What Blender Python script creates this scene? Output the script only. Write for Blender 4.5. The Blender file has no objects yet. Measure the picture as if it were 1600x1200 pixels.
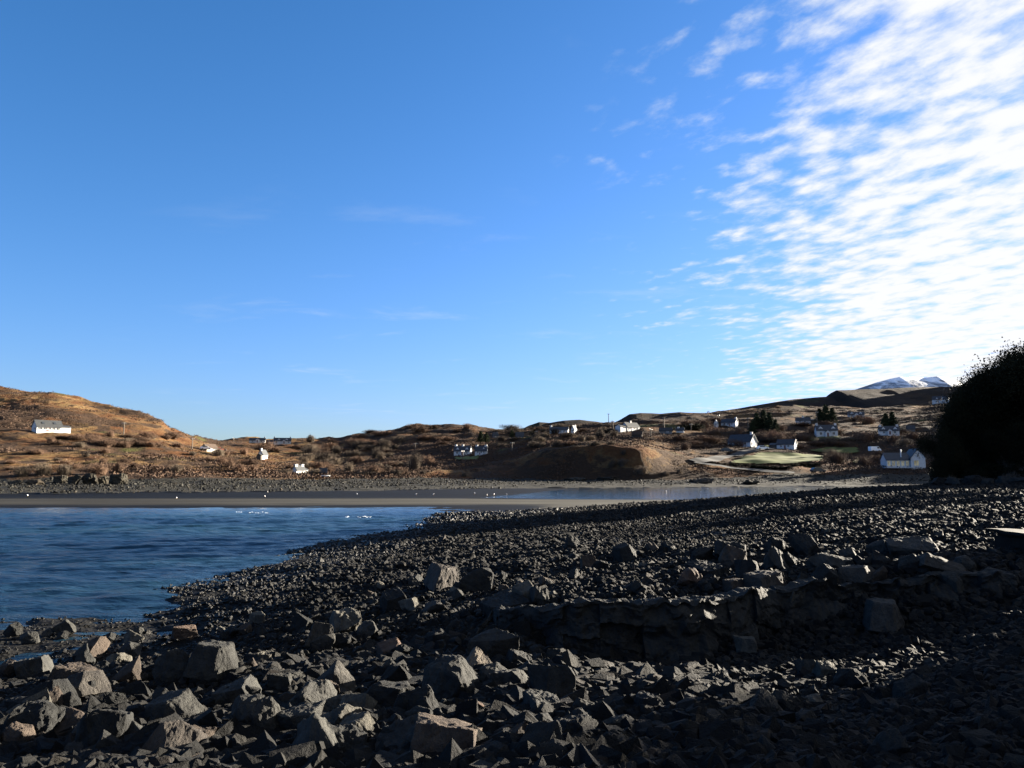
import bpy, bmesh, math, random
import numpy as np
from mathutils import Vector, Matrix, noise as mnoise

R = math.radians
random.seed(7)
RNG = np.random.default_rng(11)
scene = bpy.context.scene
COL = scene.collection

# ------------------------------------------------------------------ camera
FPX, CAMZ, HORIZ = 1256.0, 4.0, 735.0        # focal length in photo pixels (1600 wide), eye height, horizon row
PITCH = math.atan((HORIZ - 600) / FPX)
cam_d = bpy.data.cameras.new('camera')
cam = bpy.data.objects.new('camera', cam_d)
COL.objects.link(cam)
cam.location = (0, 0, CAMZ)
cam.rotation_euler = (R(90) + PITCH, 0, 0)
cam_d.sensor_width = 36
cam_d.lens = 36 * FPX / 1600
cam_d.clip_start, cam_d.clip_end = 0.1, 20000
scene.camera = cam

# ------------------------------------------------------------------ light
SUN_EL, SUN_AZ = R(10.5), R(58)                 # azimuth clockwise from the view direction
SUNV = Vector((math.sin(SUN_AZ) * math.cos(SUN_EL), math.cos(SUN_AZ) * math.cos(SUN_EL), math.sin(SUN_EL)))
sun_d = bpy.data.lights.new('sun', 'SUN')
sun_d.energy, sun_d.angle, sun_d.color = 5.0, R(0.5), (1.0, 0.89, 0.73)
sun = bpy.data.objects.new('sun', sun_d)
sun.rotation_euler = SUNV.to_track_quat('Z', 'Y').to_euler()
COL.objects.link(sun)
scene.view_settings.view_transform = 'Standard'
scene.view_settings.look = 'None'
scene.view_settings.exposure = 3.4
scene.view_settings.gamma = 1.0
scene.cycles.max_bounces = 5
scene.cycles.diffuse_bounces = 2


class NT:
    """small node-tree helper"""
    def __init__(self, tree):
        self.t = tree

    def n(self, typ, ins=None, **props):
        nd = self.t.nodes.new(typ)
        for k, v in props.items():
            setattr(nd, k, v)
        for k, v in (ins or {}).items():
            s = nd.inputs[k]
            if hasattr(v, 'is_linked') or isinstance(v, bpy.types.NodeSocket):
                self.t.links.new(v, s)
            else:
                s.default_value = v
        return nd

    def math(self, op, a, b=0.0, clamp=False):
        return self.n('ShaderNodeMath', {0: a, 1: b}, operation=op, use_clamp=clamp).outputs[0]

    def noise(self, vec, scale, detail=4, rough=0.55, dist=0.0):
        nd = self.n('ShaderNodeTexNoise', {'Scale': scale, 'Detail': detail, 'Roughness': rough, 'Distortion': dist})
        if vec is not None:
            self.t.links.new(vec, nd.inputs['Vector'])
        return nd.outputs[0]

    def ramp(self, fac, stops):
        nd = self.n('ShaderNodeValToRGB', {0: fac})
        el = nd.color_ramp.elements
        while len(el) < len(stops):
            el.new(0.5)
        for e, (p, c) in zip(el, stops):
            e.position = p
            e.color = (c, c, c, 1) if not isinstance(c, tuple) else (*c, 1)
        return nd.outputs[0]

    def mix(self, fac, a, b, typ='MIX'):
        nd = self.n('ShaderNodeMix', data_type='RGBA', blend_type=typ)
        for s, v in ((0, fac), (6, a), (7, b)):
            if isinstance(v, bpy.types.NodeSocket):
                self.t.links.new(v, nd.inputs[s])
            else:
                nd.inputs[s].default_value = v if s == 0 else (*v, 1)
        return nd.outputs[2]

    def mapr(self, v, a, b, c=0.0, d=1.0, smooth=True):
        nd = self.n('ShaderNodeMapRange', {0: v, 1: a, 2: b, 3: c, 4: d})
        nd.interpolation_type = 'SMOOTHSTEP' if smooth else 'LINEAR'
        return nd.outputs[0]


# ------------------------------------------------------------------ sky with cloud
world = bpy.data.worlds.new('World')
scene.world = world
world.use_nodes = True
world.node_tree.nodes.clear()
w = NT(world.node_tree)
sky = w.n('ShaderNodeTexSky', sky_type='NISHITA', sun_disc=False, sun_elevation=SUN_EL, sun_rotation=SUN_AZ,
          altitude=0, air_density=1.0, dust_density=0.3, ozone_density=3.0)
co = w.n('ShaderNodeTexCoord').outputs['Generated']
sp = w.n('ShaderNodeSeparateXYZ', {0: co})
dx, dy, dz = sp.outputs
zz = w.math('MAXIMUM', w.math('ADD', dz, 0.05), 0.03)
plane = w.n('ShaderNodeCombineXYZ', {0: w.math('DIVIDE', dx, zz), 1: w.math('DIVIDE', dy, zz), 2: 0.0}).outputs[0]
rot0 = w.n('ShaderNodeVectorRotate', {'Vector': plane, 'Angle': R(69)}, rotation_type='Z_AXIS').outputs[0]
rotp = w.n('ShaderNodeMapping', {0: rot0, 'Scale': (0.86, 1.16, 1.0)}).outputs[0]
az = w.math('ARCTAN2', dx, w.math('MAXIMUM', dy, 0.001))
wob = w.noise(plane, 1.3, 4, 0.55)
azw = w.math('ADD', az, w.math('MULTIPLY', w.math('SUBTRACT', wob, 0.5), 0.42))
bank = w.mapr(azw, 0.12, 0.48, smooth=False)
bank = w.math('ADD', bank, w.math('MULTIPLY', w.mapr(dz, 0.42, 0.12), w.mapr(azw, 0.25, 0.45, 0, 0.35)))
cells = w.noise(rotp, 6.6, 8, 0.60, 0.10)
puff = w.n('ShaderNodeTexVoronoi', {'Vector': rotp, 'Scale': 12.5, 'Smoothness': 0.8, 'Randomness': 1.0}, feature='SMOOTH_F1').outputs[0]
cells = w.math('ADD', cells, w.math('MULTIPLY', w.math('SUBTRACT', 0.42, puff), 0.30))
broad = w.noise(rotp, 1.5, 3, 0.5, 0.2)
thr = w.math('SUBTRACT', 0.64, w.math('MULTIPLY', bank, 0.37))
thr = w.math('SUBTRACT', thr, w.math('MULTIPLY', w.math('SUBTRACT', broad, 0.5), 0.30))
dens = w.mapr(w.math('SUBTRACT', cells, thr), -0.05, 0.34, 0.0, 0.97)
dens = w.math('MULTIPLY', dens, w.mapr(azw, 0.02, 0.28, 0.0, 1.0))
# thin isolated wisps away from the bank
wv = w.n('ShaderNodeMapping', {0: plane, 'Rotation': (0, 0, R(-10)), 'Location': (3.1, 1.7, 0), 'Scale': (0.6, 1.0, 1.0)}).outputs[0]
wis = w.mapr(w.noise(wv, 2.2, 7, 0.6, 0.4), 0.55, 0.80, 0.0, 0.30)
wis = w.math('MULTIPLY', wis, w.mapr(az, -0.50, -0.20))
wis = w.math('MULTIPLY', wis, w.mapr(dz, 0.42, 0.15))
dens = w.math('MAXIMUM', dens, wis)
dens = w.math('MULTIPLY', dens, w.mapr(dz, 0.0, 0.05))
SKY_STRENGTH = 0.055
SKY_GAIN, SKY_GAMMA, SKY_ROLL = (1.038, 0.548, 0.522), (1.50, 1.15, 1.05), (9.5, 4.75, 0.0)
skys = w.n('ShaderNodeVectorMath', {0: sky.outputs[0], 'Scale': SKY_STRENGTH}, operation='SCALE').outputs[0]
ch = w.n('ShaderNodeSeparateXYZ', {0: skys}).outputs
skyv = [w.math('MULTIPLY', w.math('POWER', ch[i], SKY_GAMMA[i]), SKY_GAIN[i]) for i in range(3)]
skyv = [w.math('DIVIDE', v, w.math('ADD', 1.0, w.math('MULTIPLY', v, SKY_ROLL[i]))) for i, v in enumerate(skyv)]
skyc = w.n('ShaderNodeCombineXYZ', {i: skyv[i] for i in range(3)}).outputs[0]
cloudc = w.n('ShaderNodeVectorMath', {0: w.mix(w.mapr(w.math('SUBTRACT', cells, thr), 0.05, 0.38), (.080, .086, .093), (.0955, .096, .0965)), 'Scale': 1.0}, operation='SCALE').outputs[0]
bgc = w.mix(dens, skyc, cloudc)
bg = w.n('ShaderNodeBackground', {0: bgc, 1: 1.0})
wo = w.n('ShaderNodeOutputWorld', {0: bg.outputs[0]})


# ------------------------------------------------------------------ numpy helpers
def _hash(ix, iy, seed):
    h = (ix.astype(np.int64) * 374761393 + iy.astype(np.int64) * 668265263 + seed * 1274126177) & 0xFFFFFFFF
    h = ((h ^ (h >> 13)) * 1274126177) & 0xFFFFFFFF
    return ((h ^ (h >> 16)) & 0xFFFF) / 65535.0


def vnoise(x, y, seed=0):
    ix, iy = np.floor(x), np.floor(y)
    fx, fy = x - ix, y - iy
    fx, fy = fx * fx * (3 - 2 * fx), fy * fy * (3 - 2 * fy)
    a, b = _hash(ix, iy, seed), _hash(ix + 1, iy, seed)
    c, d = _hash(ix, iy + 1, seed), _hash(ix + 1, iy + 1, seed)
    return (a + (b - a) * fx) * (1 - fy) + (c + (d - c) * fx) * fy - 0.5


def fbm(x, y, octs=4, seed=0, gain=0.5):
    t, a = 0, 1.0
    for o in range(octs):
        t = t + a * vnoise(x * 2 ** o + 17.3 * o, y * 2 ** o - 9.1 * o, seed + o)
        a *= gain
    return t


def mesh_np(name, verts, faces, mat=None, smooth=False, attr=None):
    """verts (n,3); faces (m,k) one face size"""
    me = bpy.data.meshes.new(name)
    verts = np.asarray(verts, np.float32)
    faces = np.asarray(faces, np.int32)
    k = faces.shape[1]
    me.vertices.add(len(verts))
    me.vertices.foreach_set('co', verts.ravel())
    me.loops.add(faces.size)
    me.loops.foreach_set('vertex_index', faces.ravel())
    me.polygons.add(len(faces))
    me.polygons.foreach_set('loop_start', np.arange(len(faces), dtype=np.int32) * k)
    me.polygons.foreach_set('loop_total', np.full(len(faces), k, np.int32))
    me.polygons.foreach_set('use_smooth', np.full(len(faces), smooth, bool))
    if attr is not None:
        for an, av in attr.items():
            a = me.attributes.new(an, 'FLOAT', 'POINT')
            a.data.foreach_set('value', np.asarray(av, np.float32))
    me.update(calc_edges=True)
    me.validate()
    if mat:
        me.materials.append(mat)
    return me


def link(name, me, parent=None, loc=(0, 0, 0)):
    o = bpy.data.objects.new(name, me)
    COL.objects.link(o)
    o.location = loc
    if parent:
        o.parent = parent
    return o


def tag(o, label=None, cat=None, group=None, kind=None):
    if label: o['label'] = label
    if cat: o['category'] = cat
    if group: o['group'] = group
    if kind: o['kind'] = kind
    return o


def empty(name, loc, rz=0.0):
    o = bpy.data.objects.new(name, None)
    COL.objects.link(o)
    o.location = loc
    o.rotation_euler = (0, 0, rz)
    o.empty_display_size = 0.3
    return o


def copy_tree(o, parent=None):
    kids = list(o.children)
    c = o.copy()
    COL.objects.link(c)
    c.parent = parent
    for k in kids:
        copy_tree(k, c)
    return c


def lerp(a, b, t): return a + (b - a) * t


# ------------------------------------------------------------------ pixel <-> world
def ray(x, y):
    """slopes (X per metre of depth, Z per metre of depth) through a photo pixel"""
    cx, cy = (x - 800) / FPX, (600 - y) / FPX
    dyv = math.cos(PITCH) - cy * math.sin(PITCH)
    return cx / dyv, (math.sin(PITCH) + cy * math.cos(PITCH)) / dyv


def zpx(y, Y): return CAMZ + ray(800, y)[1] * Y
def upx(x): return (x - 800) / FPX / math.cos(PITCH)


# ------------------------------------------------------------------ terrain knots
NEAR_Y = [-14, 2, 5, 8, 12.0, 13.1, 14.6, 17, 21, 28, 38, 50, 65, 78, 88, 97, 107, 115, 121]
NEAR = {
    -900: [2.4, 2.1, 1.4, 0.8, 0.3, 0.1, 0.0, -0.3, -0.6, -0.9, -1.5, -2, -2, -1.0, 0.0, 0.11, 0.14, 0.11, 0.1],
    0: [2.6, 2.3, 1.85, 1.42, 0.95, 0.5, 0.32, -0.03, -0.05, -0.6, -1.2, -1.6, -1.5, -0.8, 0.02, 0.12, 0.15, 0.11, 0.1],
    300: [2.6, 2.35, 1.92, 1.55, 1.2, 0.85, 0.6, 0.08, 0.03, -0.02, -0.6, -1.2, -1.3, -0.8, 0.02, 0.12, 0.15, 0.11, 0.1],
    480: [2.6, 2.35, 1.95, 1.6, 1.3, 1.1, 1.0, 0.7, 0.48, 0.28, 0.04, -0.3, -0.9, -0.6, 0.0, 0.12, 0.15, 0.11, 0.1],
    600: [2.6, 2.4, 2.0, 1.6, 1.36, 1.25, 1.18, 0.97, 0.75, 0.5, 0.25, 0.03, -0.4, -0.35, 0.0, 0.12, 0.15, 0.11, 0.1],
    700: [2.6, 2.4, 2.0, 1.6, 1.38, 1.35, 1.3, 1.15, 0.95, 0.7, 0.48, 0.28, 0.1, -0.05, 0.0, 0.12, 0.15, 0.11, 0.1],
    820: [2.6, 2.4, 2.05, 1.65, 1.35, 1.75, 1.7, 1.55, 1.25, 1.0, 0.75, 0.5, 0.27, 0.06, 0.02, 0.11, 0.14, 0.0, -0.1],
    1000: [2.6, 2.4, 2.05, 1.65, 1.25, 1.95, 1.93, 1.85, 1.6, 1.35, 1.1, 0.9, 0.72, 0.58, 0.36, 0.12, 0.13, -0.08, -0.12],
    1200: [2.7, 2.45, 2.05, 1.65, 1.28, 1.38, 2.1, 2.03, 1.95, 1.85, 1.75, 1.7, 1.65, 1.6, 1.43, 0.4, 0.1, -0.1, -0.12],
    1440: [2.8, 2.6, 2.15, 1.85, 1.48, 1.52, 2.2, 2.3, 2.35, 2.35, 2.4, 2.4, 2.4, 2.42, 2.42, 1.9, 0.6, -0.1, -0.12],
    1600: [3.0, 2.7, 2.3, 2.05, 1.75, 1.85, 2.32, 2.4, 2.45, 2.5, 2.5, 2.5, 2.55, 2.6, 2.65, 2.6, 2.2, 0.5, -0.05],
    2300: [3.2, 2.9, 2.7, 2.6, 2.6, 2.6, 2.65, 2.7, 2.8, 2.8, 2.9, 3, 3, 3, 3, 3, 3, 2, 0.5],
}
FAR = {  # A gravel edge, B bank foot, C bank top, D, E, F ridge : (row, depth)
    -500: [(772, 126), (757, 160), (742, 168), (700, 250), (640, 350), (590, 450)],
    0:    [(772, 126), (756, 160), (744, 168), (700, 240), (660, 335), (604, 450)],
    80:   [(772, 127), (756, 161), (744, 169), (703, 242), (664, 335), (614, 445)],
    150:  [(771, 128), (756, 164), (745, 172), (705, 245), (672, 335), (631, 440)],
    215:  [(770, 130), (755, 168), (746, 176), (708, 250), (682, 340), (645, 432)],
    256:  [(770, 131), (755, 170), (746, 178), (711, 255), (689, 345), (655, 428)],
    268:  [(770, 131), (755, 170), (746, 179), (713, 258), (691, 350), (667, 432)],
    300:  [(770, 132), (755, 172), (746, 181), (716, 265), (697, 370), (677, 470)],
    345:  [(769, 135), (754, 176), (747, 186), (721, 280), (702, 410), (687, 580)],
    450:  [(768, 140), (753, 186), (748, 198), (729, 310), (706, 490), (686, 660)],
    540:  [(767, 146), (752, 196), (748, 210), (732, 340), (706, 510), (683, 690)],
    590:  [(767, 150), (752, 200), (747, 214), (728, 340), (700, 500), (675, 690)],
    640:  [(766, 155), (751, 205), (746, 218), (724, 340), (696, 480), (664, 690)],
    740:  [(764, 165), (752, 215), (747, 230), (718, 320), (696, 440), (662, 680)],
    760:  [(764, 167), (752, 216), (747, 231), (719, 300), (697, 420), (668, 670)],
    800:  [(763, 172), (752, 224), (748, 258), (719, 284), (698, 390), (670, 640)],
    860:  [(763, 180), (753, 222), (750, 246), (703, 262), (690, 340), (668, 600)],
    940:  [(763, 184), (754, 220), (750, 238), (698, 250), (690, 310), (663, 560)],
    1000: [(762.5, 188), (754, 216), (750, 230), (701, 241), (683, 340), (655, 580)],
    1060: [(762, 192), (753, 214), (749, 232), (712, 262), (691, 320), (648, 600)],
    1140: [(762, 195), (752, 224), (743, 236), (722, 265), (690, 340), (642, 620)],
    1240: [(760.5, 205), (752, 226), (738, 240), (706, 300), (680, 360), (632, 690)],
    1340: [(760.5, 205), (750, 226), (740, 240), (712, 300), (670, 380), (636, 720)],
    1440: [(760.5, 205), (750, 226), (738, 240), (706, 290), (662, 390), (632, 720)],
    1600: [(760.5, 205), (745, 226), (722, 240), (672, 290), (640, 390), (612, 720)],
    1720: [(752, 205), (735, 222), (695, 240), (642, 285), (612, 370), (580, 760)],
    2300: [(750, 205), (730, 226), (690, 240), (620, 290), (560, 390), (530, 800)],
}
US = np.linspace(-1.5, 2.0, 1400)


def _knots():
    nx = sorted(NEAR); fx = sorted(FAR)
    ky, kz = [], []
    for i, Yn in enumerate(NEAR_Y):
        ky.append(np.full_like(US, Yn))
        kz.append(np.interp(US, [upx(x) for x in nx], [NEAR[x][i] for x in nx]))
    for j in range(6):
        ys = np.interp(US, [upx(x) for x in fx], [FAR[x][j][1] for x in fx])
        zs = np.interp(US, [upx(x) for x in fx], [zpx(*FAR[x][j]) for x in fx])
        ky.append(ys); kz.append(zs)
    ky.append(ky[-1] * 1.2); kz.append(kz[-1] - 6)
    ky.append(ky[-2] * 2.2); kz.append(kz[-2] - 22)
    ky, kz = np.array(ky), np.array(kz)
    ker = np.exp(-0.5 * (np.arange(-12, 13) / 4.0) ** 2); ker /= ker.sum()
    for k in range(len(ky)):
        for arr in (ky, kz):
            if k == len(NEAR_Y) + 5: continue
            arr[k] = np.convolve(np.pad(arr[k], 12, 'edge'), ker, 'valid')
    return ky, kz


KY, KZ = _knots()
gs = np.linspace(-1, 1, 760)
GC = np.where(np.abs(gs) < 0.86, gs * 0.78 / 0.86, np.sign(gs) * (0.78 + (np.abs(gs) - 0.86) / 0.14 * 0.85))
ROWS = np.concatenate([np.arange(-14, 3, 0.8), np.arange(3, 26, 0.11), np.geomspace(26, 135, 190), np.geomspace(136, 1500, 400)])
NR, NC = len(ROWS), len(GC)
ZG = np.zeros((NR, NC)); XG = np.zeros((NR, NC)); CLS = np.zeros((NR, NC), np.int8)
for r, Y in enumerate(ROWS):
    X = GC * max(Y, 22.0)
    uu = np.clip(X / max(Y, 5.0), US[0], US[-1])
    fi = np.interp(uu, US, np.arange(len(US)))
    i0 = np.clip(fi.astype(int), 0, len(US) - 2); t = fi - i0
    ky = KY[:, i0] * (1 - t) + KY[:, i0 + 1] * t
    kz = KZ[:, i0] * (1 - t) + KZ[:, i0 + 1] * t
    z = kz[0].copy()
    for k in range(len(ky) - 1):
        m = (Y >= ky[k]) & (Y < ky[k + 1])
        tt = (Y - ky[k]) / np.maximum(ky[k + 1] - ky[k], 1e-3)
        z = np.where(m, kz[k] + (kz[k + 1] - kz[k]) * tt, z)
    z = np.where(Y >= ky[-1], kz[-1], z)
    a = ky[len(NEAR_Y)]; c = ky[len(NEAR_Y) + 2]
    XG[r] = X
    # class: 0 shingle, 1 sand, 2 gravel of the far shore, 3 hillside
    edge = np.interp(uu, [upx(v) for v in (-900, 0, 600, 820, 1000, 1200, 1440, 1600)], [70, 72, 72, 79, 91, 99, 109, 115])
    cls = np.where(Y < edge, 0, np.where(Y < a + 2 * vnoise(X / 4, X * 0, 5), 1, np.where(Y < c - 3 + 6 * vnoise(X / 5, X * 0, 6), 2, 3)))
    CLS[r] = cls
    nb = np.clip((40 - abs(Y - 10)) / 30, 0.25, 1) * np.clip((z + 1.2) / 1.2, 0, 1)
    z = z + np.where(cls == 0, nb * (0.22 * fbm(X / 1.7, np.full_like(X, Y / 1.7), 3, 3) + 0.10 * fbm(X / .5, np.full_like(X, Y / .5), 2, 4)), 0)
    z = z + np.where(cls == 1, 0.03 * fbm(X / 14, np.full_like(X, Y / 3), 3, 8), 0)
    z = z + np.where(cls == 2, 0.35 * fbm(X / 5, np.full_like(X, Y / 5), 4, 9) + .1, 0)
    hf = np.clip((Y - c) / 14, 0, 1)
    ridge = np.abs(fbm(X / 38, np.full_like(X, Y / 30), 4, 21))
    z = z + hf * ((1.0 + Y / 260) * 1.1 * fbm(X / 30, np.full_like(X, Y / 26), 5, 12, 0.55) - np.clip(Y / 300, .3, 1.4) * 1.6 * ridge + .4)
    ZG[r] = z


def H(X, Y):
    X = np.asarray(X, float); Y = np.asarray(Y, float)
    fr = np.clip(np.interp(Y, ROWS, np.arange(NR)), 0, NR - 1.001)
    fc = np.clip(np.interp(X / np.maximum(Y, 22.0), GC, np.arange(NC)), 0, NC - 1.001)
    r0, c0 = fr.astype(int), fc.astype(int)
    tr, tc = fr - r0, fc - c0
    return ((ZG[r0, c0] * (1 - tc) + ZG[r0, c0 + 1] * tc) * (1 - tr) + (ZG[r0 + 1, c0] * (1 - tc) + ZG[r0 + 1, c0 + 1] * tc) * tr)


def klass(X, Y):
    fr = np.clip(np.rint(np.interp(Y, ROWS, np.arange(NR))).astype(int), 0, NR - 1)
    fc = np.clip(np.rint(np.interp(X / np.maximum(Y, 22.0), GC, np.arange(NC))).astype(int), 0, NC - 1)
    return CLS[fr, fc]


_YM = np.geomspace(3, 1300, 4000)


def hit(x, y, ymin=3.0, dflt=None):
    """ground point seen through a photo pixel"""
    a, b = ray(x, y)
    ok = (CAMZ + b * _YM < H(a * _YM, _YM)) & (_YM >= ymin)
    if not ok.any():
        Y = dflt or 500.0
    else:
        Y = float(_YM[np.argmax(ok)])
    return Vector((a * Y, Y, float(H(a * Y, Y))))


# ------------------------------------------------------------------ materials
def new_mat(name):
    m = bpy.data.materials.new(name)
    m.use_nodes = True
    m.node_tree.nodes.clear()
    t = NT(m.node_tree)
    out = t.n('ShaderNodeOutputMaterial')
    bs = t.n('ShaderNodeBsdfPrincipled')
    m.node_tree.links.new(bs.outputs[0], out.inputs[0])
    return m, t, bs


def setin(t, bs, **kw):
    for k, v in kw.items():
        s = bs.inputs[k.replace('_', ' ')]
        if isinstance(v, bpy.types.NodeSocket):
            t.t.links.new(v, s)
        else:
            s.default_value = (*v, 1) if isinstance(v, tuple) and len(v) == 3 and s.type == 'RGBA' else v


def bump(t, bs, h, strength, dist):
    b = t.n('ShaderNodeBump', {'Strength': strength, 'Distance': dist, 'Height': h})
    t.t.links.new(b.outputs[0], bs.inputs['Normal'])


def simple(name, col, rough=0.7, var=0.15, scale=3.0, bumpd=0.0, metal=0.0):
    m, t, bs = new_mat(name)
    p = t.n('ShaderNodeTexCoord').outputs['Object']
    n = t.noise(p, scale, 5, 0.6)
    c = t.mix(t.mapr(n, .3, .7), tuple(x * (1 - var) for x in col), tuple(min(1, x * (1 + var)) for x in col))
    setin(t, bs, Base_Color=c, Roughness=rough, Metallic=metal)
    bs.inputs['Specular IOR Level'].default_value = .10 if rough > .5 else .5
    if bumpd:
        bump(t, bs, n, 0.6, bumpd)
    return m


def rock_mat(name, dark, lite, tintattr=False, wet=False):
    m, t, bs = new_mat(name)
    geo = t.n('ShaderNodeNewGeometry')
    pos = geo.outputs['Position']
    oc = t.n('ShaderNodeTexCoord').outputs['Object'] if not tintattr else pos
    rnd = t.n('ShaderNodeAttribute', attribute_name='tint').outputs['Fac'] if tintattr else t.n('ShaderNodeObjectInfo').outputs['Random']
    n1 = t.noise(oc, 3.0, 8, 0.65)
    n2 = t.noise(oc, 22.0, 5, 0.7)
    c = t.ramp(rnd, [(0.0, dark), (0.55, tuple(lerp(a, b, .45) for a, b in zip(dark, lite))), (0.86, lite), (1.0, (lite[0] * 1.22, lite[1] * 1.0, lite[2] * .92))])
    c = t.mix(t.mapr(n1, .35, .68), c, t.mix(1.0, c, (.52, .52, .54), 'MULTIPLY'))
    c = t.mix(t.mapr(n2, .58, .70, 0, .7), c, t.mix(1.0, c, (1.9, 1.85, 1.6), 'MULTIPLY'))
    c = t.mix(t.mapr(n2, .42, .32, 0, .6), c, t.mix(1.0, c, (.35, .35, .35), 'MULTIPLY'))
    rough = 0.82
    if wet:
        z = t.n('ShaderNodeSeparateXYZ', {0: pos}).outputs[2]
        zz_ = t.math('ADD', z, t.math('MULTIPLY', t.noise(pos, .5, 3), .5))
        wf = t.mapr(zz_, 0.95, 0.30)
        c = t.mix(wf, c, t.mix(1.0, c, (.42, .40, .34), 'MULTIPLY'))
        rough = t.mapr(wf, 0, 1, .85, .42)
    setin(t, bs, Base_Color=c, Roughness=rough)
    bs.inputs['Specular IOR Level'].default_value = 0.10
    hgt = t.math('ADD', t.math('MULTIPLY', n1, .6), t.math('MULTIPLY', n2, .35))
    bump(t, bs, hgt, 1.0, 0.09)
    return m


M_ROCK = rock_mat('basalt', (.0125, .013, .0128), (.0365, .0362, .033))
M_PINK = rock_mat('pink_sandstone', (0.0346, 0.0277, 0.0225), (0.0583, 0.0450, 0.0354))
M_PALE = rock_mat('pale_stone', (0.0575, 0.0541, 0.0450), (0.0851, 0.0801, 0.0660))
M_SHINGLE = rock_mat('shingle_stone', (0.0044, 0.0046, 0.0046), (0.0157, 0.0149, 0.0130), True, True)
M_SHORE = rock_mat('shore_stone', (.010, .0098, .0085), (.040, .038, .031), True)


def ground_beach():
    m, t, bs = new_mat('beach_ground')
    pos = t.n('ShaderNodeNewGeometry').outputs['Position']
    n = t.noise(pos, 5, 8, .7)
    v = t.n('ShaderNodeTexVoronoi', {'Vector': pos, 'Scale': 9.0})
    c = t.mix(n, (0.0014, 0.0014, 0.0014), (0.0058, 0.0055, 0.0048))
    setin(t, bs, Base_Color=c, Roughness=.8)
    bs.inputs['Specular IOR Level'].default_value = .08
    bump(t, bs, t.math('ADD', n, v.outputs[0]), 1.0, .06)
    return m


def ground_sand():
    m, t, bs = new_mat('tidal_sand')
    pos = t.n('ShaderNodeNewGeometry').outputs['Position']
    z = t.n('ShaderNodeSeparateXYZ', {0: pos}).outputs[2]
    st = t.n('ShaderNodeMapping', {0: pos, 'Scale': (.06, .35, 1)}).outputs[0]
    n = t.noise(st, 1.0, 6, .6)
    f = t.noise(pos, 6, 6, .7)
    zz_ = t.math('ADD', z, t.math('MULTIPLY', t.math('SUBTRACT', n, .5), .12))
    yy = t.n('ShaderNodeSeparateXYZ', {0: pos}).outputs[1]
    far = t.mapr(t.math('ADD', yy, t.math('MULTIPLY', n, 8)), 121, 113)
    dry = t.math('MULTIPLY', t.mapr(zz_, .045, .12), far)
    xx = t.n('ShaderNodeSeparateXYZ', {0: pos}).outputs[0]
    c = t.mix(dry, (.0065, .0064, .0062), t.mix(t.mapr(t.math('ADD', xx, t.math('MULTIPLY', n, 20)), -45, 35), (.034, .033, .030), (.080, .076, .064)))
    c = t.mix(t.mapr(f, .35, .7, 0, .35), c, t.mix(1.0, c, (.55, .55, .55), 'MULTIPLY'))
    c = t.mix(t.mapr(t.noise(t.n('ShaderNodeMapping', {0: pos, 'Scale': (.03, .12, 1)}).outputs[0], 1.0, 5, .6), .35, .62, 0, .55), c, t.mix(1.0, c, (.45, .46, .48), 'MULTIPLY'))
    setin(t, bs, Base_Color=c, Roughness=t.mapr(dry, 0, 1, .65, .9))
    bs.inputs['Specular IOR Level'].default_value = .025
    bump(t, bs, f, .35, .02)
    return m


def ground_gravel():
    m, t, bs = new_mat('far_gravel')
    pos = t.n('ShaderNodeNewGeometry').outputs['Position']
    n = t.noise(pos, 1.2, 8, .75)
    c = t.mix(t.mapr(n, .35, .7), (.011, .0105, .009), (.032, .0305, .024))
    setin(t, bs, Base_Color=c, Roughness=.85)
    bs.inputs['Specular IOR Level'].default_value = .06
    bump(t, bs, n, .6, .2)
    return m


def ground_hill(name='moor_grass', far=False):
    m, t, bs = new_mat(name)
    pos = t.n('ShaderNodeNewGeometry').outputs['Position']
    s = 0.35 if far else 1.0
    mp = t.n('ShaderNodeMapping', {0: pos, 'Scale': (s, s * .55, s * 1.6), 'Rotation': (0, 0, R(12))}).outputs[0]
    big = t.noise(mp, .016, 6, .62, .8)
    mid = t.noise(mp, .075, 7, .68, .5)
    fine = t.noise(mp, .9, 5, .7)
    c = t.mix(t.mapr(mid, .40, .60), (.066, .031, .014), (.142, .093, .042))          # bracken to dead grass
    px_ = t.n('ShaderNodeSeparateXYZ', {0: pos}).outputs[0]
    mid = t.math('SUBTRACT', mid, t.mapr(px_, -140, 0, 0, .035))
    big = t.math('ADD', big, t.mapr(px_, -140, 0, 0, .10))
    hm = t.mapr(t.math('ADD', t.math('MULTIPLY', big, .50), t.math('MULTIPLY', mid, .50)), .475, .53)
    c = t.mix(hm, c, (.036, .023, .015))                                              # heather
    c = t.mix(t.mapr(fine, .45, .75, 0, .6), c, t.mix(1.0, c, (.45, .42, .42), 'MULTIPLY'))
    g = t.mapr(t.noise(mp, .034, 4, .5), .63, .72)
    c = t.mix(g, c, (0.0495, 0.0495, 0.0165))
    if far:
        c = t.mix(.75, c, (0.0112, 0.0095, 0.0084))
    setin(t, bs, Base_Color=c, Roughness=.95)
    bs.inputs['Specular IOR Level'].default_value = .04
    bump(t, bs, t.math('ADD', fine, mid), 1.0, 1.2 if not far else 3)
    return m


M_BEACH, M_SAND, M_GRAVEL, M_HILL = ground_beach(), ground_sand(), ground_gravel(), ground_hill()
M_FARHILL = ground_hill('distant_moor', True)

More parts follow.
